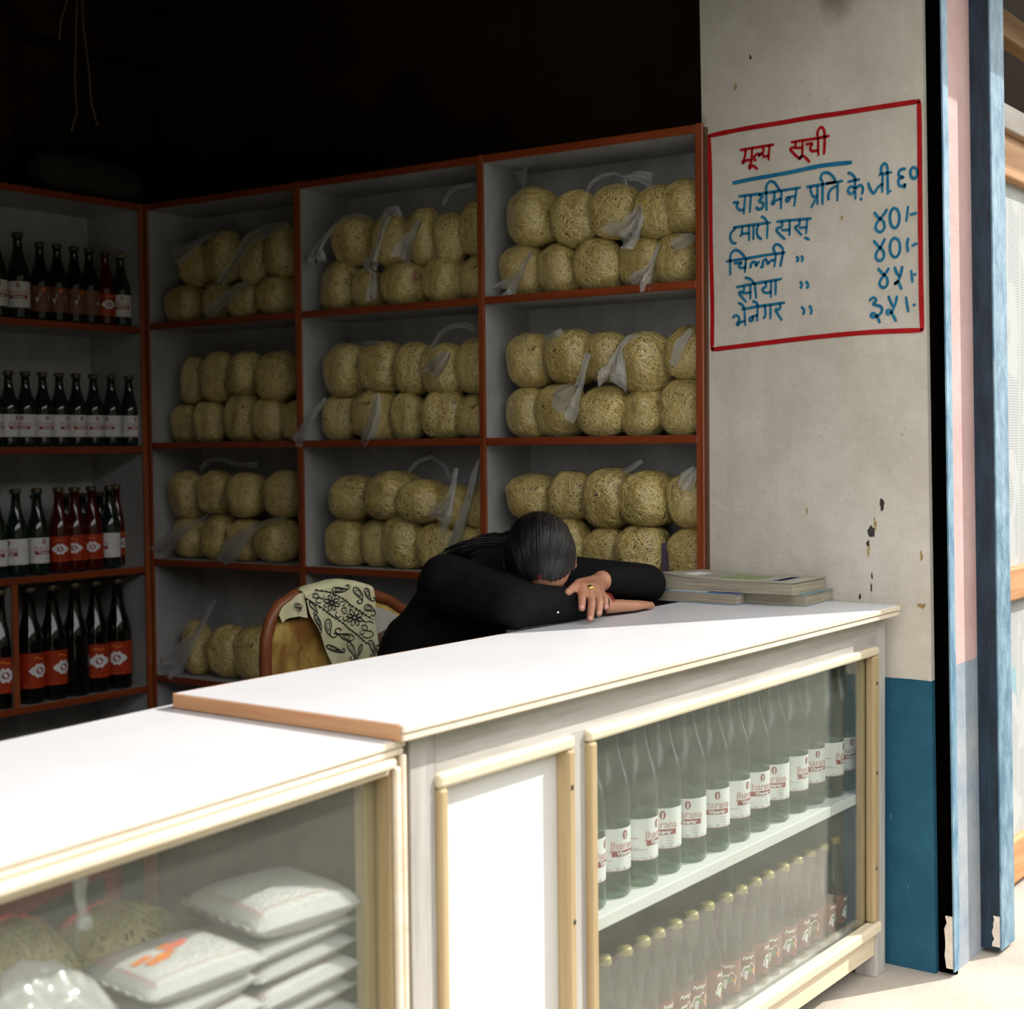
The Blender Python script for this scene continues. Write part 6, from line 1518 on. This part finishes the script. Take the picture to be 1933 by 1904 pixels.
def slash_set(h, r):
    """dark bottle whose brown label carries a black slash on a pale oval"""
    p_ = sauce_set(h, r, DARK_SAUCE, LABEL_BROWN, None)
    z0, z1 = h * 0.12, h * 0.44
    zc, hh = (z0 + z1) / 2, z1 - z0
    p_.append(('label', band(r, z0, z1, 2.2).mesh('label', LABEL_BROWN)))
    m = MB()
    m.add(wrap([(-r * 0.72, zc + hh * 0.04), (-r * 0.5, zc - hh * 0.16), (r * 0.2, zc - hh * 0.26), (r * 0.72, zc - hh * 0.10), (r * 0.6, zc + hh * 0.16), (-r * 0.2, zc + hh * 0.26)], r, 0, 0, 0.0010), [tuple(range(6))], 0)
    m.add(wrap([(-r * 0.80, zc + hh * 0.02), (-r * 0.62, zc + hh * 0.20), (r * 0.80, zc - hh * 0.04), (r * 0.62, zc - hh * 0.22)], r, 0, 0, 0.0016), [(3, 2, 1, 0)], 1)
    disc_on(m, r, r * 0.1, zc + hh * 0.36, r * 0.22, hh * 0.08, 2)
    p_.append(('label_print', m.mesh('label_print', [INK_WHITE, INK_BLACK, INK_ORANGE])))
    return p_


TYPES = {
    'tallwhite': sauce_set(0.285, 0.037, GREEN_GLASS, LABEL_WHITE, 'white'),
    'slash': slash_set(0.262, 0.034),
    'red': sauce_set(0.258, 0.033, RED_SAUCE, LABEL_RED, 'emblem'),
    'brownwhite': sauce_set(0.255, 0.034, GREEN_GLASS, LABEL_WHITE, 'white', CAP_GOLD),
    'white': sauce_set(0.248, 0.034, GREEN_GLASS, LABEL_WHITE, 'white'),
    'redtall': sauce_set(0.285, 0.037, RED_SAUCE, LABEL_RED, 'emblem'),
    'big': sauce_set(0.385, 0.046, DARK_SAUCE, LABEL_RED, 'emblem'),
    'bigplain': sauce_set(0.385, 0.046, DARK_SAUCE, LABEL_RED, None),
}


def lx_of(u, y=2.80):
    return 1.236 + 0.00213 * u + (y - 2.76) * 0.74


ROW_DATA = [
    (1.7495, [(-12, 'tallwhite', 20), (28, 'tallwhite', 0), (67, 'slash', 15), (99, 'slash', 12), (131, 'slash', 40), (160, 'slash', 80), (191, 'red', 20), (222, 'brownwhite', 5)], 'top shelf'),
    (1.3345, [(-22, 'white', 30), (6, 'white', 50), (36, 'white', -20), (67, 'white', 25), (98, 'white', 50), (130, 'white', 30), (163, 'white', 20), (198, 'white', -30), (234, 'white', 35)], 'second shelf'),
    (0.9135, [(-22, 'tallwhite', 0), (14, 'tallwhite', -40), (52, 'tallwhite', 35), (92, 'redtall', 5), (122, 'redtall', -5), (155, 'redtall', 0), (190, 'tallwhite', -60)], 'third shelf'),
    (0.4925, [(-18, 'big', 20), (34, 'big', 40), (76, 'big', 45), (118, 'bigplain', 0), (158, 'big', 12), (202, 'big', -8)], 'lowest shelf'),
]
DESC = {'tallwhite': 'dark bottle with a white label', 'slash': 'dark bottle with a brown slashed label', 'red': 'red sauce bottle', 'brownwhite': 'gold-capped green bottle', 'white': 'green bottle with a white label',
        'redtall': 'red sauce bottle with an emblem label', 'big': 'large black bottle with a red label', 'bigplain': 'large black bottle without a label'}
for zb, row, nm in ROW_DATA:
    for k, (u, ty, off) in enumerate(row):
        y = YB + 0.062 + R.uniform(-0.004, 0.004)
        pos = 'leftmost on' if k == 0 else 'rightmost on' if k == len(row) - 1 else f'{ORD[k]} from left on'
        bottle('sauce_bottle', (lx_of(u, y), y, zb), math.radians(-37 + off), TYPES[ty], f'{DESC[ty]}, {pos} the corner {nm}', 'sauce bottles on the corner shelf')
# second rank showing between the necks on the third shelf
for k, u in enumerate((48, 105, 138, 172, 206)):
    bottle('sauce_bottle', (lx_of(u, 2.86), 2.86, 0.9135), 0, TYPES['redtall'] if k == 4 else TYPES['slash'], f'dark bottle in the rear rank of the corner third shelf, {ORD[k]} from left', 'rear bottles on the corner shelf')

# bundle and strings on top of the shelf
sk = MB()


def roll(u, v):
    a = 2 * math.pi * v
    x = 1.42 + 0.46 * u
    e = (1 - (2 * u - 1) ** 6) ** 0.5
    r = 0.088 * max(e, 0.02) * (1 + 0.10 * mnoise.noise(Vector((u * 4, math.cos(a), math.sin(a)))))
    return (x, 2.86 + r * math.cos(a), 2.177 + 0.088 - 0.02 * u + r * math.sin(a) * 0.98)


sk.grid(roll, 26, 18)
so = sk.build('sack_roll', SACK)
tag(so, 'dark rolled sack lying on top of the bottle shelf', 'sack')
for k, pts in enumerate(([(1.585, 2.80, 2.95), (1.575, 2.80, 2.75), (1.565, 2.80, 2.58), (1.570, 2.80, 2.47), (1.545, 2.80, 2.40)], [(1.60, 2.80, 2.95), (1.605, 2.80, 2.76), (1.625, 2.80, 2.62), (1.63, 2.80, 2.52), (1.655, 2.80, 2.44)], [(1.545, 2.80, 2.95), (1.54, 2.80, 2.84), (1.515, 2.80, 2.77), (1.505, 2.80, 2.70)])):
    o = MB().tube(pts, 0.003, 5).build('hanging_string', STRING)
    tag(o, ('longest pale string hanging in the dark above the rolled sack', 'right-hand pale string hanging above the rolled sack', 'short left string hanging from the dark ceiling')[k], 'string', 'strings hanging from the ceiling')

# ================================================================== woman asleep on the counter
wm = empty('person', (1.15, 1.0, 0))
V = Vector
HC = V((1.125, 0.560, 1.066))
c_ = V((-0.74, -0.53, 0.41)).normalized()
f_ = V((-0.33, -0.24, -0.91))
f_ = (f_ - c_ * f_.dot(c_)).normalized()
r_ = f_.cross(c_).normalized()


def HP(r, f, c):
    return HC + r_ * r + f_ * f + c_ * c


RS, RE, RW = V((1.03, 0.765, 0.998)), V((0.965, 0.520, 0.974)), V((1.285, 0.494, 0.950))
LS, LE, LW_ = V((1.33, 0.765, 1.0)), V((1.590, 0.562, 0.968)), V((1.345, 0.535, 0.996))
PEL, WST, CH, UP, NB = V((1.15, 1.00, 0.53)), V((1.16, 0.95, 0.66)), V((1.17, 0.885, 0.83)), V((1.175, 0.80, 0.97)), V((1.175, 0.745, 1.04))

body = MB()
# head and neck
body.ball(HC, (0.075, 0.092, 0.100), 22, 16, 0, (r_, f_, c_))
body.ball(HP(0, 0.030, -0.055), (0.056, 0.060, 0.062), 18, 12, 0, (r_, f_, c_))          # jaw
body.ball(HP(0, 0.060, -0.098), (0.026, 0.022, 0.022), 12, 8, 0, (r_, f_, c_))           # chin
body.capsule(HP(0, 0.086, -0.005), HP(0, 0.104, -0.040), 0.008, 0.013)                     # nose
body.ball(HP(0, 0.090, -0.075), (0.022, 0.010, 0.008), 10, 8, 0, (r_, f_, c_))           # lips
for s in (-1, 1):
    body.ball(HP(0.032 * s, 0.078, 0.0), (0.016, 0.012, 0.009), 10, 8, 0, (r_, f_, c_))  # eyelids
    body.ball(HP(0.078 * s, -0.004, -0.020), (0.007, 0.018, 0.031), 12, 10, 0, (r_, f_, c_))
    body.ball(HP(0.080 * s, 0.004, -0.044), (0.006, 0.009, 0.010), 10, 8, 0, (r_, f_, c_))
body.capsule(HP(0, -0.02, -0.075), NB, 0.052, 0.056)
# trunk, hips, legs
for a, b, ra, rb in ((NB, UP, 0.058, 0.10), (UP, CH, 0.105, 0.125), (CH, WST, 0.125, 0.115), (WST, PEL, 0.115, 0.13), (RS, UP, 0.052, 0.09), (LS, UP, 0.052, 0.09),
                     (CH + V((-0.07, 0, 0)), WST + V((-0.06, 0, 0)), 0.10, 0.10), (CH + V((0.07, 0, 0)), WST + V((0.06, 0, 0)), 0.10, 0.10),
                     (RS, RE, 0.048, 0.040), (RE, RW, 0.042, 0.025), (LS, LE, 0.048, 0.040), (LE, LW_, 0.042, 0.026)):
    body.capsule(a, b, ra, rb)
for s in (-1, 1):
    hip = PEL + V((0.09 * s, 0, 0.0))
    kn = V((1.15 + 0.12 * s, 0.63, 0.50))
    an = V((1.15 + 0.12 * s, 0.70, 0.09))
    body.capsule(hip, kn, 0.085, 0.058)
    body.capsule(kn, an, 0.055, 0.036)
    body.capsule(an + V((0, 0.02, -0.045)), an + V((0, -0.13, -0.058)), 0.034, 0.024)
# near hand: flat on the counter, seen edge-on
palm_r = [(0.462, 0.935), (0.482, 0.938), (0.502, 0.938), (0.520, 0.936)]
tips_r = [(1.462, 0.466, 0.929), (1.488, 0.484, 0.929), (1.497, 0.501, 0.929), (1.478, 0.519, 0.929)]
for (y, z), t in zip(palm_r, tips_r):
    k = V((1.385, y, z + 0.001))
    body.capsule(V((1.285, 0.494 + (y - 0.492) * 0.5, 0.943)), k, 0.016, 0.0115)
    mid = V(((k.x + t[0]) / 2 + 0.005, (y + t[1]) / 2, 0.934))
    body.capsule(k, mid, 0.0105, 0.0092)
    body.capsule(mid, V(t), 0.0092, 0.0072)
body.capsule(V((1.31, 0.515, 0.940)), V((1.36, 0.545, 0.934)), 0.013, 0.011)
body.capsule(V((1.36, 0.545, 0.934)), V((1.405, 0.552, 0.931)), 0.011, 0.008)
# far hand: laid over the other wrist, fingers hanging towards the viewer
KN = [V((1.172, 0.478, 0.997)), V((1.200, 0.474, 0.994)), V((1.230, 0.477, 0.990)), V((1.256, 0.484, 0.985))]
PIP = [V((1.133, 0.450, 0.979)), V((1.160, 0.442, 0.965)), V((1.199, 0.446, 0.964)), V((1.238, 0.457, 0.968))]
TIP = [V((1.117, 0.440, 0.958)), V((1.138, 0.432, 0.932)), V((1.180, 0.436, 0.939)), V((1.226, 0.447, 0.948))]
rad = [(0.0115, 0.0098, 0.0082), (0.0118, 0.0100, 0.0084), (0.0112, 0.0096, 0.0080), (0.0100, 0.0086, 0.0072)]
for k, p, t, (a, b, c) in zip(KN, PIP, TIP, rad):
    body.capsule(LW_ + (k - V((1.214, 0.478, 0.992))) * 0.45 + V((-0.01, 0, 0.0)), k, 0.0165, a + 0.0015)
    body.capsule(k, p, a, b)
    body.capsule(p, t, b, c)
body.capsule(LW_ + V((-0.03, -0.012, 0.004)), V((1.196, 0.500, 1.004)), 0.016, 0.012)
body.capsule(V((1.196, 0.500, 1.004)), V((1.150, 0.484, 0.998)), 0.012, 0.0105)
body.capsule(V((1.150, 0.484, 0.998)), V((1.112, 0.474, 0.992)), 0.0105, 0.0085)
bo = remeshed(body, 'body', SKIN, 0.0034, 3, wm)
bo.location = -wm.location
# nails
for t, p in list(zip(TIP, PIP)):
    d = (t - p).normalized()
    n = (V((-0.81, -0.58, 0.25)) - d * d.dot(V((-0.81, -0.58, 0.25)))).normalized()
    s = d.cross(n).normalized()
    part('fingernail', MB().ball(t + n * 0.0070 + d * 0.001, (0.0048, 0.0065, 0.0016), 10, 8, 0, (s, d, n)), NAIL, wm)
# jumper
sw = MB()
for a, b, ra, rb in ((UP + V((0, -0.005, 0.03)), UP, 0.090, 0.108), (UP, CH, 0.112, 0.135), (CH, WST, 0.135, 0.125), (WST, PEL + V((0, 0, 0.03)), 0.125, 0.135), (RS, UP, 0.066, 0.10), (LS, UP, 0.066, 0.10),
                     (CH + V((-0.07, 0, 0)), WST + V((-0.06, 0, 0)), 0.11, 0.11), (CH + V((0.07, 0, 0)), WST + V((0.06, 0, 0)), 0.11, 0.11),
                     (RS, RE, 0.066, 0.056), (LS, LE, 0.062, 0.052)):
    sw.capsule(a, b, ra, rb)
sw.capsule(RE, RE.lerp(RW, 0.55), 0.052, 0.042)
sw.capsule(RE.lerp(RW, 0.55), RE.lerp(RW, 0.95), 0.042, 0.029)
sw.capsule(LE, LE.lerp(LW_, 0.55), 0.047, 0.042)
sw.capsule(LE.lerp(LW_, 0.55), LE.lerp(LW_, 0.92), 0.042, 0.034)
sw.capsule(NB, NB.lerp(HP(0, -0.02, -0.075), 0.45), 0.070, 0.062)
sw.capsule(RS + V((-0.02, -0.02, 0.02)), RE + V((0.06, 0.03, 0.0)), 0.060, 0.055)
sw.ball(V((1.06, 0.60, 0.985)), (0.12, 0.07, 0.055))
jo = remeshed(sw, 'jumper', SWEATER, 0.0055, 5, wm)
jo.location = -wm.location
lg = MB()
for s in (-1, 1):
    hip = PEL + V((0.09 * s, 0, 0.0))
    kn = V((1.15 + 0.12 * s, 0.63, 0.50))
    an = V((1.15 + 0.12 * s, 0.70, 0.11))
    lg.capsule(hip, kn, 0.098, 0.070)
    lg.capsule(kn, an, 0.068, 0.050)
lg.capsule(PEL + V((-0.06, 0, 0)), PEL + V((0.06, 0, 0)), 0.135, 0.135)
to = remeshed(lg, 'trousers', TROUSERS, 0.008, 4, wm)
to.location = -wm.location
# hair: a close cap drawn back from a centre parting, strands over it, a tail at the nape
cap = MB()
NU, NV = 84, 60
vs_ = []
for j in range(NV + 1):
    th = math.pi * j / NV
    for i in range(NU):
        ph = 2 * math.pi * i / NU
        vs_.append((math.sin(th) * math.cos(ph), math.sin(th) * math.sin(ph), math.cos(th)))
fs = []


def hairy(d):
    # keep clear of the face and ears
    face = d[1] > 0.42 and d[2] < 0.63 - 0.40 * abs(d[0])
    side = abs(d[0]) > 0.80 and d[1] > 0.10 and d[2] < 0.05
    return not face and not side and d[2] > -0.75


def hair_pt(d, k=1.0):
    w = 1 + 0.012 * mnoise.noise(V(d) * 4)
    return HC + r_ * (d[0] * 0.0835 * k * w) + f_ * (d[1] * 0.1000 * k * w - 0.004) + c_ * (d[2] * 0.1085 * k * w)


for j in range(NV):
    for i in range(NU):
        q = (j * NU + i, (j + 1) * NU + i, (j + 1) * NU + (i + 1) % NU, j * NU + (i + 1) % NU)
        ctr = [sum(vs_[k][a] for k in q) / 4 for a in range(3)]
        if hairy(ctr):
            fs.append(q)
cap.add([hair_pt(d) for d in vs_], fs, 0, True)
hair = part('hair', cap, HAIR, wm)
st = MB()
hr = random.Random(3)
for k in range(1300):
    x0 = hr.uniform(-0.62, 0.62)
    d0 = V((x0 * 0.75, 0.76, 0.64 - 0.22 * abs(x0))).normalized()
    d1 = V((x0 * 1.75, 0.15, 1.15)) * 1.25
    d2 = V((x0 * 0.8, -0.9, -0.12 + 0.2 * hr.random())).normalized()
    pts = []
    lift = hr.uniform(1.0, 1.022)
    for i in range(13):
        u = i / 12
        d = (d0 * (1 - u) ** 2 + d1 * (2 * u * (1 - u)) + d2 * u * u).normalized()
        if not hairy(d) and i > 2:
            break
        pts.append(hair_pt(d, lift))
    if len(pts) > 4:
        st.tube(pts, hr.uniform(0.0006, 0.0013), 3, 0, True, False)
so_ = part('hair_strands', st, HAIR_STRAND, hair)
so_['kind'] = 'stuff'
pt = MB()
nape = HP(0.01, -0.075, -0.045)
path = [nape, NB + V((-0.01, -0.05, 0.055)), NB + V((-0.03, -0.02, 0.055)), NB + V((-0.055, 0.01, 0.045)), NB + V((-0.08, 0.04, 0.025))]
for k in range(140):
    o = V((hr.gauss(0, 0.012), hr.gauss(0, 0.010), hr.gauss(0, 0.006)))
    pt.tube([p + o * (0.8 + 0.25 * i) for i, p in enumerate(path)], [0.0022, 0.0022, 0.0020, 0.0018, 0.001], 4)
for p0, p1, ra, rb in ((HP(0.0, -0.045, -0.02), HP(0.0, -0.035, -0.085), 0.062, 0.050), (path[0], path[1], 0.030, 0.022), (path[1], path[2], 0.022, 0.020), (path[2], path[3], 0.020, 0.016)):
    pt.capsule(p0, p1, ra, rb)
part('hair_tail', pt, HAIR, wm)
d = V((0.03, 0.70, 0.70)).normalized()
tk = MB().ball(hair_pt((0.02, 0.73, 0.68), 1.0), (0.0065, 0.010, 0.003), 12, 8, 0, (r_, (c_ - f_).normalized(), (c_ + f_).normalized()))
part('red_mark', tk, TIKA, wm, 0, 'red powder mark at the hair parting')
dirm = (PIP[1] - KN[1]).normalized()
rg = MB()
ring_c = KN[1] + dirm * 0.013
ua = dirm.orthogonal().normalized()
ub_ = dirm.cross(ua)
rg.tube([ring_c + (ua * math.cos(2 * math.pi * i / 20) + ub_ * math.sin(2 * math.pi * i / 20)) * 0.0122 for i in range(21)], 0.0020, 6)
nv = (V((-0.75, -0.55, 0.4)) - dirm * dirm.dot(V((-0.75, -0.55, 0.4)))).normalized()
rg.ball(ring_c + nv * 0.0128, (0.0085, 0.0075, 0.0035), 12, 8, 0, (dirm.cross(nv), dirm, nv))
part('finger_ring', rg, GOLD, wm, 0, 'gold ring with an oval face')
dw = (RW - RE).normalized()
ua = dw.orthogonal().normalized()
ub_ = dw.cross(ua)
br = MB()
for off in (0.0, 0.007):
    cc = RE.lerp(RW, 1.0) + dw * (0.006 + off)
    br.tube([cc + (ua * math.cos(2 * math.pi * i / 22) + ub_ * math.sin(2 * math.pi * i / 22)) * 0.0250 for i in range(23)], 0.0013, 6)
part('wrist_thread', br, BANGLE, wm)
part('lint_speck', MB().ball(V((1.035, 0.448, 0.956)), 0.0025, 8, 6), INK_WHITE, wm)
tag(wm, 'person in a black jumper asleep with head on folded arms', 'person')

# ------------------------------------------------------------------ her chair
ch = empty('chair', (1.11, 1.2, 0))
YC = 1.165


RIM = [(0.868, 0.46), (0.863, 0.60), (0.862, 0.747), (0.858, 0.811), (0.862, 0.864), (0.877, 0.907), (0.903, 0.938), (0.958, 0.960), (1.047, 0.972), (1.142, 0.964), (1.225, 0.9425), (1.302, 0.9185), (1.360, 0.888), (1.395, 0.84), (1.405, 0.77), (1.402, 0.60), (1.395, 0.46)]


def rim_top(x):
    """height of the rim above x"""
    for p, q in zip(RIM[3:13], RIM[4:14]):
        if p[0] <= x <= q[0]:
            return p[1] + (q[1] - p[1]) * (x - p[0]) / (q[0] - p[0])
    return 0.82


part('back_frame', MB().tube([(x, YC + 0.018, z) for x, z in RIM], 0.016, 10), CHAIR_RIM, ch)


def chair_pad(u, v, off):
    x = 0.866 + 0.525 * u
    zt = rim_top(x) - 0.010
    z = 0.50 + (zt - 0.50) * v
    bulge = 0.012 * math.sin(math.pi * u) ** 0.5 * math.sin(math.pi * min(v, 0.999)) ** 0.5
    return (x, YC + 0.016 + off - (bulge if off <= 0 else -bulge), z)


m = MB().grid(lambda u, v: chair_pad(u, v, 0.0), 40, 24)
b2 = MB().grid(lambda u, v: chair_pad(u, v, 0.02), 40, 24)
m.add(b2.v, [f[::-1] for f in b2.f], 0, True)
pad = part('back_pad', m, CHAIR_FABRIC, ch)
m = MB()
m.grid(lambda u, v: (1.14 + 0.20 * u, YC + 0.001 + 0.002 * u, 0.60 + (rim_top(1.14 + 0.20 * u) - 0.030 - 0.60) * v), 12, 8)
part('pale_print', m, CHAIR_PALE, pad)
m = MB()
for s in WING_PRINT:
    m.ribbon(s, 0.0028, lambda a, b: (a, YC - 0.0005 + 0.002 * (a - 1.14) / 0.20, b))
part('wing_print', m, CHAIR_INK, pad)
for x in (0.885, 1.38):
    part('leg', MB().tube([(x, YC + 0.018, 0.47), (x, YC + 0.05, 0.0)], 0.016, 10), CHAIR_RIM, ch)
    part('leg', MB().tube([(x, YC - 0.40, 0.43), (x, YC - 0.42, 0.0)], 0.016, 10), CHAIR_RIM, ch)
part('seat', MB().box(0.875, YC - 0.43, 0.40, 1.39, YC + 0.02, 0.435), CHAIR_FABRIC, ch, 0.015)
tag(ch, 'padded chair with rounded brown-rimmed back behind the sleeping person', 'chair')

# paisley scarf over the chair back
def lerp_poly(poly, s):
    n = len(poly) - 1
    i = min(int(s * n), n - 1)
    k = s * n - i
    return (poly[i][0] + (poly[i + 1][0] - poly[i][0]) * k, poly[i][1] + (poly[i + 1][1] - poly[i][1]) * k)


def scarf_y(x, z):
    return YC - 0.016 + 0.0045 * math.sin(38 * x + 9 * z) + 0.002 * math.sin(90 * x - 20 * z)


def scarf(u, v):
    tp_ = lerp_poly(SCARF_EDGES['top'], u)
    l, r = lerp_poly(SCARF_EDGES['left'], v), lerp_poly(SCARF_EDGES['right'], v)
    base = (l[0] + (r[0] - l[0]) * u, l[1] + (r[1] - l[1]) * u)
    l0, r0 = SCARF_EDGES['left'][0], SCARF_EDGES['right'][0]
    lift = tp_[1] - (l0[1] + (r0[1] - l0[1]) * u)
    x, z = base[0], base[1] + lift * (1 - v) ** 2
    return (x, scarf_y(x, z), z)


sf = empty('paisley_scarf', (1.06, YC, 0.80))
m = MB().grid(scarf, 34, 34)


def scarf_over(u, v):
    x, y, z = scarf(u, 0)
    a = v * math.pi
    if v < 0.6:
        a = v / 0.6 * math.pi
        return (x, y + 0.028 * (1 - math.cos(a)), z + 0.014 * math.sin(a))
    return (x - 0.01 * (v - 0.6), y + 0.056 + 0.004, z - 0.35 * (v - 0.6))


m.grid(scarf_over, 34, 14)
part('cloth', m, SCARF, sf)
m = MB()
fold = [(0.885, 0.915), (0.905, 0.940), (0.935, 0.957), (0.966, 0.964)]
m.grid(lambda u, v: (lerp_poly(fold, u)[0] + 0.012 * v, YC - 0.004 - 0.006 * u + 0.004 * math.sin(9 * u), lerp_poly(fold, u)[1] + 0.006 - (0.020 + 0.045 * u) * v), 14, 6)
part('side_fold', m, SCARF, sf)
m = MB()
for w, pts in SCARF_PRINT:
    m.ribbon(pts, w * 1.7, lambda a, b: (a, scarf_y(a, b) - 0.0022, b), 0, 0.9)
part('paisley_print', m, INK_BLACK, sf)
tag(sf, 'pale green scarf printed with black paisley hung over the chair', 'scarf')

# ------------------------------------------------------------------ books on the counter
def book(name, corners, z0, h, cover, label, curl=0.0, pictures=()):
    """corners: front-left, front-right, back-right, back-left on the counter"""
    cx = sum(p[0] for p in corners) / 4
    cy = sum(p[1] for p in corners) / 4
    b = empty(name, (cx, cy, z0))

    def at(u, v, z):
        p = [corners[0][k] * (1 - u) * (1 - v) + corners[1][k] * u * (1 - v) + corners[2][k] * u * v + corners[3][k] * (1 - u) * v for k in (0, 1)]
        return (p[0], p[1], z + curl * max(0, v - 0.45) ** 2 * (1 - 0.6 * u) * (z - z0) / h)

    def slab(u0, v0, u1, v1, za, zb, nu=6, nv=10):
        m_ = MB()
        m_.grid(lambda u, v: at(u0 + (u1 - u0) * u, v0 + (v1 - v0) * v, zb), nu, nv, 0, False)
        lo = MB().grid(lambda u, v: at(u0 + (u1 - u0) * u, v0 + (v1 - v0) * v, za), nu, nv, 0, False)
        m_.add(lo.v, [f[::-1] for f in lo.f])
        for e in range(4):
            def edge(s, t, e=e):
                u, v = ((s, 0), (1, s), (1 - s, 1), (0, 1 - s))[e]
                return at(u0 + (u1 - u0) * u, v0 + (v1 - v0) * v, za + (zb - za) * t)
            m_.grid(edge, 8, 1, 0, False)
        return m_
    part('pages', slab(0.015, 0.012, 0.985, 0.988, z0 + 0.0012, z0 + h - 0.0012), PAPER_EDGE, b)
    cv = part('cover', slab(0, 0, 1, 1, z0 + h - 0.0012, z0 + h), cover, b)
    part('cover', slab(0, 0, 1, 1, z0, z0 + 0.0012), cover, b)
    for nm, u0, v0, u1, v1, mt in pictures:
        part(nm, slab(u0, v0, u1, v1, z0 + h + 0.0001, z0 + h + 0.0005, 3, 4), mt, cv)
    return tag(b, label, 'book', 'books at the end of the counter')


book('exercise_book', [(1.712, 0.178), (1.898, 0.190), (1.885, 0.44), (1.700, 0.43)], 0.9205, 0.028, COVER_TEAL, 'thick book with mottled teal cover underneath at the right of the pile')
book('exercise_book', [(1.650, 0.335), (1.697, 0.335), (1.697, 0.60), (1.650, 0.60)], 0.9205, 0.027, COVER_BLUE, 'thin book with blue cover underneath at the left of the pile', 0.0, (('white_strip', 0.1, 0.35, 0.9, 0.75, INK_WHITE), ('violet_corner', 0.0, 0.0, 1.0, 0.16, INK_BLUE)))
book('magazine', [(1.688, 0.200), (1.892, 0.206), (1.880, 0.560), (1.664, 0.560)], 0.9490, 0.030, COVER_GREY, 'worn grey magazine with green cover picture on top of the pile', 0.045,
     (('cover_picture', 0.18, 0.32, 0.72, 0.62, INK_GREEN), ('title_block', 0.20, 0.64, 0.70, 0.74, INK_GREY), ('price_box', 0.18, 0.13, 0.74, 0.20, INK_BLUE), ('price_paper', 0.22, 0.145, 0.70, 0.185, INK_WHITE), ('name_sticker', 0.22, 0.80, 0.62, 0.90, INK_WHITE)))

for (cc, rw, ly, ix), tt, dd, zz_, ww, hh_, mt, nm in (((2, 1, 'l', 3), 1.005, 0.036, 1.85, 0.007, 0.018, INK_PINK, 'printed_slip'), ((3, 3, 'l', 3), 0.152, 0.056, 1.005, 0.010, 0.042, SLIP_VIOLET, 'violet_slip')):
    bg_ = bag_of[(cc, rw, ly, ix)]
    iv = bg_.matrix_world.inverted()
    q = [SP(tt - ww, dd, zz_ - hh_), SP(tt + ww, dd, zz_ - hh_), SP(tt + ww, dd + 0.004, zz_ + hh_), SP(tt - ww, dd + 0.004, zz_ + hh_)]
    MB().add([iv @ Vector(p) for p in q], [(0, 1, 2, 3)]).build(nm, mt, bg_)
